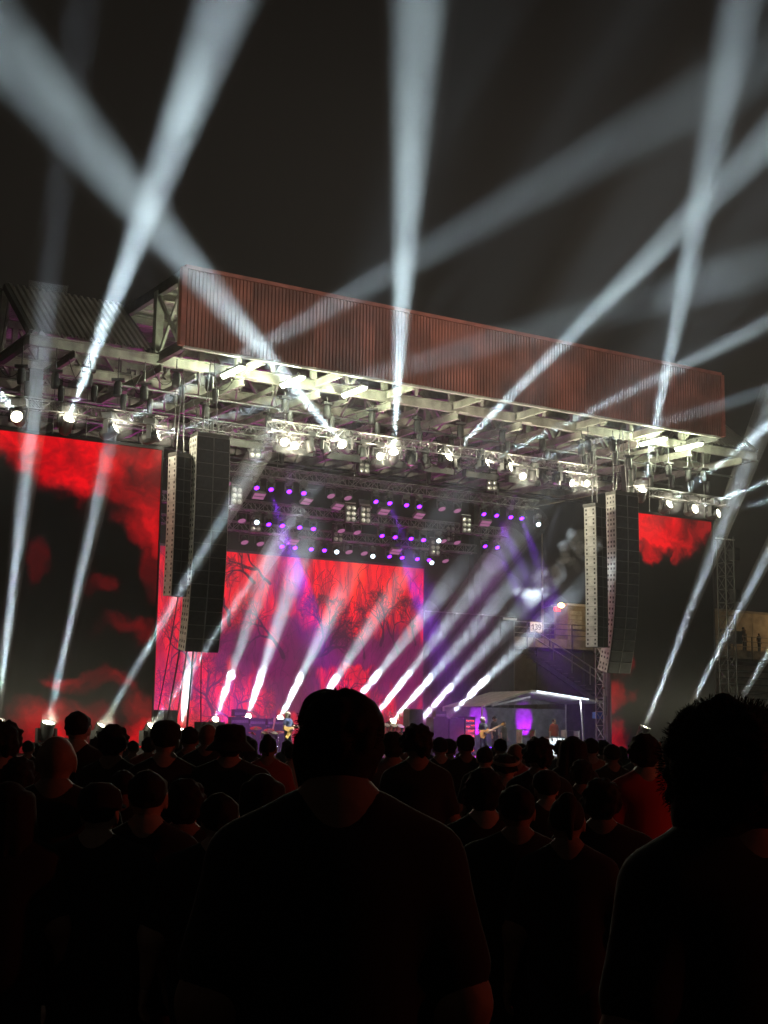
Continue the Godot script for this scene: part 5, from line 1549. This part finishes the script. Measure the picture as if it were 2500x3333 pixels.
func make_people() -> void:
	var J := []
	var builds := []
	for w in [0.92, 1.06, 1.25]:
		J.append(joints(w))
		builds.append(body_meshes(w, joints(w), joints(w)))
	var hairs := {}
	for s in ["short", "round", "curly", "long", "ponytail", "headband"]:
		hairs[s] = hair_mesh(s)
	hairs["cap"] = hairs["short"]
	hairs["bucket"] = hairs["round"]
	hairs["bald"] = null
	# the one with the cup: right... left arm bent forward to the side
	var cupL := joints(1.25)
	cupL.elbow = Vector3(0.36, 1.16, 0.02)
	cupL.wrist = Vector3(0.43, 0.98, -0.16)
	var cup_build := body_meshes(1.25, cupL, joints(1.25), 0.026, 0.012, false, 1.1, 0.5)
	for k in CROWD.size():
		var c: Array = CROWD[k]
		var at := Vector3(c[0], 0, c[1])
		var turn := turn_to(at, Vector3(30, 0, -50)) + rng.randf_range(-0.2, 0.2)
		var pale: bool = c[4] == "long" and c[5] == "beige"
		if c[4] == "bucket":
			turn = turn_to(at, Vector3(30, 0, -50))
		person(c[6], cup_build if c[4] == "bucket" else builds[c[3]], hairs[c[4]], c[4], at, c[2], turn, M.cloth[c[5]], M.skin_pale if k % 3 == 0 else M.skin, M.hair_pale if pale else M.hair_dark, "people in the crowd")
		if c[4] == "bucket":
			var s: float = c[2] / 1.75
			var hand := at + Basis(Vector3.UP, turn) * (Vector3(-0.455, 0.955, -0.27) * s)
			var cup := thing("plastic_cup", "clear plastic cup held by the person in the bucket hat", "cup", hand)
			part(cup, "wall", MB.new().lathe([Vector2(0.034, -0.06), Vector2(0.047, 0.075), Vector2(0.049, 0.078), Vector2(0.045, 0.074), Vector2(0.032, -0.055)], 18, Transform3D(Basis(Vector3.RIGHT, -PI / 2), Vector3.ZERO)), M.cup)
			part(cup, "base", MB.new().disc(Vector3(0, -0.058, 0), Vector3.DOWN, 0.034, 18), M.cup)
			part(cup, "drink", MB.new().lathe([Vector2(0.0, -0.052), Vector2(0.031, -0.052), Vector2(0.04, 0.02), Vector2(0.0, 0.02)], 18, Transform3D(Basis(Vector3.RIGHT, -PI / 2), Vector3.ZERO)), paint(Color(0.62, 0.55, 0.45), 0.15))
	for k in FAR_CROWD.size():
		var c: Array = FAR_CROWD[k]
		var at := Vector3(c[0], 0, c[1])
		var st: String = ["short", "round", "long", "cap", "short", "curly", "bald"][k % 7]
		person("%s small far head from the left in the row nearest the stage, %s" % [ORD[k], {"short": "short haired", "round": "thick haired", "long": "long haired", "cap": "in a cap", "curly": "curly haired", "bald": "bald"}[st]], builds[k % 3], hairs[st], st, at, c[2], turn_to(at, Vector3(30, 0, -50)) + rng.randf_range(-0.3, 0.3), M.cloth[["black", "grey", "black", "red", "black"][k % 5]], M.skin, M.hair_dark, "far people in the crowd")
	# the large man in the middle: thick dark hair, black shirt
	var jw := joints(1.30)
	jw.shoulder = Vector3(0.205, 1.385, 0.01)
	jw.elbow = Vector3(0.275, 1.10, 0.05)
	jw.wrist = Vector3(0.28, 0.88, -0.05)
	var hc := Vector3(0.0, 1.625, -0.03)
	var man_m := body_meshes(1.30, jw, jw, 0.018, 0.0075, false, 0.5, 0.5, hc, 1.3)
	var hm := MB.new()
	var hb := [[hc + Vector3(0, 0.05, 0.02), hc + Vector3(0, 0.055, 0.02), 0.090, 0.090, Vector3(0.96, 0.95, 1.08)], [hc + Vector3(-0.02, 0.088, 0.0), hc + Vector3(0.05, 0.072, 0.0), 0.058, 0.054, Vector3(1, 1, 1.35)], [hc + Vector3(0, -0.02, 0.06), hc + Vector3(0, -0.075, 0.062), 0.066, 0.05, Vector3(1.12, 1, 0.8)], [hc + Vector3(-0.06, -0.0, 0.03), hc + Vector3(-0.055, -0.085, 0.03), 0.045, 0.03], [hc + Vector3(0.06, 0.01, 0.03), hc + Vector3(0.06, -0.045, 0.02), 0.04, 0.022]]
	for i in 160:
		var d := Vector3(rng.randf_range(-1, 1), rng.randf_range(-0.6, 1), rng.randf_range(-0.4, 1)).normalized()
		var p := hc + Vector3(0, 0.045, 0.02) + d * Vector3(0.082, 0.086, 0.094)
		hb.append([p, p + d * rng.randf_range(0.006, 0.014), 0.014, 0.008])
	net(hm, hb, 0.0075, 0.006)
	var pm := Vector3(1.70, 0, -2.91)
	var man := person("large dark haired man in a black shirt seen from behind in the middle", man_m, hm.mesh(), "", pm, 1.835, turn_to(pm, Vector3(26, 0, -48)), M.cloth.black, M.skin, M.hair_dark, "two large people nearest the camera")
	part(man, "loose_hair", strands(hc + Vector3(0, 0.045, 0.02), Vector3(0.094, 0.098, 0.104), 2600, 0.012, 11, 0.7), M.hair_dark)
	# the curly man at the right edge
	var jr := joints(1.12)
	var hr := Vector3(0.0, 1.615, -0.01)
	var cm := body_meshes(1.12, jr, jr, 0.018, 0.010, false, 0.5, 0.5, hr, 1.2)
	var cb := MB.new()
	var bb := [[hr + Vector3(0, 0.03, 0.02), hr + Vector3(0, 0.03, 0.02), 0.125, 0.125, Vector3(0.95, 0.95, 1.0)], [hr + Vector3(-0.06, -0.08, 0.04), hr + Vector3(0.06, -0.08, 0.04), 0.08, 0.08]]
	for i in 220:
		var d := Vector3(rng.randf_range(-1, 1), rng.randf_range(-0.9, 1), rng.randf_range(-0.45, 1)).normalized()
		var p := hr + Vector3(0, 0.01, 0.025) + d * Vector3(0.118, 0.125, 0.12)
		bb.append([p, p + d * rng.randf_range(0.0, 0.014), rng.randf_range(0.016, 0.024), 0.012])
	net(cb, bb, 0.009, 0.006)
	var pr := Vector3(2.22, 0, -2.18)
	var man2 := person("large curly haired man in black shirt at the right edge", cm, cb.mesh(), "", pr, 1.82, turn_to(pr, Vector3(30, 0, -48)) + 0.45, M.cloth.black, M.skin, M.hair_dark, "two large people nearest the camera")
	part(man2, "loose_hair", strands(hr + Vector3(0, 0.01, 0.025), Vector3(0.135, 0.14, 0.135), 3600, 0.018, 12, 0.9), M.hair_dark)
	make_band(builds, hairs)

func make_band(builds: Array, hairs: Dictionary) -> void:
	# players face the audience: turned by half a turn, so their own left is at +x of the stage ... -x in their frame is stage right
	var gR := {"shoulder": Vector3(0.175, 1.42, 0.01), "elbow": Vector3(0.27, 1.17, 0.02), "wrist": Vector3(0.14, 1.05, -0.20), "hip": Vector3(0.09, 0.92, 0), "knee": Vector3(0.12, 0.5, -0.02), "ankle": Vector3(0.14, 0.09, 0.02), "thumb": Vector3(0, 1, 0)}
	var gL := {"shoulder": Vector3(0.175, 1.42, 0.01), "elbow": Vector3(0.29, 1.18, -0.06), "wrist": Vector3(0.36, 1.16, -0.28), "hip": Vector3(0.09, 0.92, 0), "knee": Vector3(0.12, 0.5, -0.03), "ankle": Vector3(0.15, 0.09, 0.0), "thumb": Vector3(0, 1, 0)}
	var player := body_meshes(0.98, gL, gR, 0.024, 0.011, false, 1.3, 1.2)
	var spots := [["guitar player with long pale hair left of the central man", Vector3(25.8, DECK, -48.0), 1.68, "long", M.hair_pale, M.cloth.blue], ["bass player with curly pale hair before the tent", Vector3(35.0, DECK, -48.0), 1.62, "curly", M.hair_pale, M.cloth.black]]
	for k in 2:
		var s: Array = spots[k]
		var yaw := PI + (0.5 if k == 0 else 0.25)
		person(s[0], player, hairs[s[3]], s[3], s[1], s[2], yaw, s[5], M.skin_pale, s[4], "players on the stage")
		var B := Basis(Vector3.UP, yaw)
		# guitar hangs before the belly, neck up towards the player's left hand (-x in the player's frame)
		var nx := (B * Vector3(-0.92, 0.34, -0.12)).normalized()
		var nz := (B * Vector3(0.0, 0.15, -1.0)).normalized()
		var ny := nz.cross(nx).normalized()
		nz = nx.cross(ny).normalized()
		var T := Transform3D(Basis(nx, ny, nz), s[1] + B * Vector3(0.08, 1.0, -0.2))
		if k == 0:
			electric_guitar("golden v shaped guitar of the long haired player", T, [Vector2(0.1, -0.05), Vector2(0.12, 0.05), Vector2(-0.36, 0.25), Vector2(-0.42, 0.16), Vector2(-0.12, 0.0), Vector2(-0.42, -0.16), Vector2(-0.36, -0.25)], M.guitar_gold, 0.62)
		else:
			electric_guitar("orange bass guitar of the curly haired player", T, [Vector2(0.2, 0.14), Vector2(0.1, 0.06), Vector2(-0.05, 0.13), Vector2(-0.2, 0.18), Vector2(-0.33, 0.1), Vector2(-0.33, -0.1), Vector2(-0.22, -0.18), Vector2(-0.06, -0.13), Vector2(0.08, -0.07), Vector2(0.22, -0.13), Vector2(0.16, 0.0)], M.guitar_orange, 0.86)
	# crew in the wing
	var crew := [["crew member standing just left of the bass player", 38.5, -54.0, 1.7, "short"], ["crew member in a dark shirt right of the bass player", 39.6, -53.4, 1.78, "cap"], ["crew member in grey before the violet lit tent wall", 40.6, -54.0, 1.55, "short"], ["crew member by the white lit case in the wing", 43.3, -53.6, 1.72, "short"]]
	for k in crew.size():
		var c: Array = crew[k]
		person(c[0], builds[k % 2], hairs[c[4]], c[4], Vector3(c[1], DECK, c[2]), c[3], PI + rng.randf_range(-0.6, 0.9), M.cloth[["grey", "black", "grey", "red"][k]], M.skin_pale, M.hair_dark, "crew beside the stage")
	var watch := [["person in pale top at the left of those on the far walkway", 79.9, 1.62, "long"], ["person in patterned grey shirt, second on the far walkway", 81.0, 1.72, "short"], ["taller person in black, third on the far walkway", 82.3, 1.85, "short"], ["person half hidden behind the tall one on the far walkway", 82.75, 1.68, "curly"], ["shortest person at the right end of the far walkway", 84.0, 1.45, "short"]]
	for k in watch.size():
		var c: Array = watch[k]
		person(c[0], builds[k % 3], hairs[c[3]], c[3], Vector3(c[1], 8.675, -78.4 - 0.3 * (k % 2)), c[2], PI + rng.randf_range(-0.4, 0.6), M.cloth[["beige", "grey", "black", "black", "black"][k]], M.skin, M.hair_dark, "people on the far walkway")
# ------------------------------------------------------------------ haze and smoke
func fog(parent: Node3D, called: String, shape: int, at: Vector3, size: Vector3, density: float, turn := Basis.IDENTITY) -> void:
	var f := FogVolume.new()
	f.name = called
	f.set("shape", shape)
	f.size = size
	var m := FogMaterial.new()
	m.density = density
	m.albedo = Color(0.97, 0.98, 1.0)
	f.material = m
	parent.add_child(f, true)
	f.transform = Transform3D(turn, at)

func make_smoke() -> void:
	var BOX := 3
	var EL := 0
	var air := Node3D.new()
	air.name = "haze"
	air.set_meta("kind", "stuff")
	add_child(air)
	fog(air, "thin_haze", BOX, Vector3(35, 20.0, -34.0), Vector3(110, 40, 64), HAZE)
	var sm := Node3D.new()
	sm.name = "stage_smoke"
	sm.set_meta("kind", "stuff")
	add_child(sm)
	# smoke rising along the beams, thickest near the machines on the floor
	for q in plumes:
		var back: float = q[3] / tan(q[2])
		var apex: Vector3 = q[0] - q[1] * back
		var L: float = q[4] + back
		var R := L * tan(q[2]) * 1.06
		var F := MB.new().frame_of(Vector3.ZERO, q[1])
		fog(sm, "smoke_plume", 1, apex + q[1] * L / 2, Vector3(R * 2, L, R * 2), q[5], Basis(F.x, -F.z, F.y))
	for p in glare:
		fog(sm, "smoke_puff", EL, p, Vector3(1.1, 1.0, 1.1), 0.035)
	for p in small_glare:
		fog(sm, "smoke_puff", EL, p, Vector3(0.6, 0.5, 0.6), 0.05)
	# denser drifts inside the long beams
	for q in plumes:
		if q[4] >= 30.0 and q[5] > 0.005:
			for k in 4:
				var t: float = rng.randf_range(0.15, 0.62) * q[4]
				var w: float = t * tan(q[2])
				var F := MB.new().frame_of(Vector3.ZERO, q[1])
				fog(sm, "smoke_puff", EL, q[0] + q[1] * t + F.x * rng.randf_range(-0.5, 0.5) * w + F.y * rng.randf_range(-0.5, 0.5) * w, Vector3(w * 1.3, w * 1.1, rng.randf_range(2.0, 5.0)), q[5] * 0.45, F)
	# thick layer low at the back where the machines blow
	fog(sm, "smoke_bank", BOX, Vector3(31, 5.2, -51.6), Vector3(23, 8.4, 12.4), 0.003)
	fog(sm, "smoke_bank", EL, Vector3(30.0, 2.0, -54.5), Vector3(22, 4.6, 5.0), 0.012)
	fog(sm, "smoke_bank", EL, Vector3(25.0, 2.4, -54.5), Vector3(8, 6.0, 4.4), 0.022)
	# billows on top of the low layer, along each floor beam
	var b0 := plumes.filter(func(q): return q[0].z < -54.0 and q[0].y < 3.5 and q[4] > 5.0)
	for q in b0:
		for k in 2:
			var t := rng.randf_range(1.6, 3.4)
			var s := rng.randf_range(0.25, 0.5)
			var p: Vector3 = q[0] + q[1] * t + Vector3(rng.randf_range(-0.1, 0.1), rng.randf_range(-0.1, 0.1), rng.randf_range(-0.1, 0.1))
			fog(sm, "smoke_puff", EL, p, Vector3(s * 1.2, s, s), 0.13, Basis(Vector3(rng.randf(), rng.randf(), 0.3).normalized(), rng.randf() * 3.0))
	# the cloud caught by one of the beams at the right
	var dir := Vector3(-0.037, 0.493, 0.869).normalized()
	for k in 46:
		var t := rng.randf_range(10.8, 14.8)
		var p := Vector3(36.27, 2.29, -55.0) + dir * t
		var s := rng.randf_range(0.22, 0.7)
		fog(sm, "smoke_puff", EL, p + Vector3(rng.randfn(0.0, 0.26), rng.randfn(0.0, 0.22), rng.randfn(0.0, 0.22)), Vector3(s * 1.9, s * 0.7, s), 0.10, Basis(Vector3(rng.randf(), rng.randf(), 0.3).normalized(), rng.randf() * 3.0))
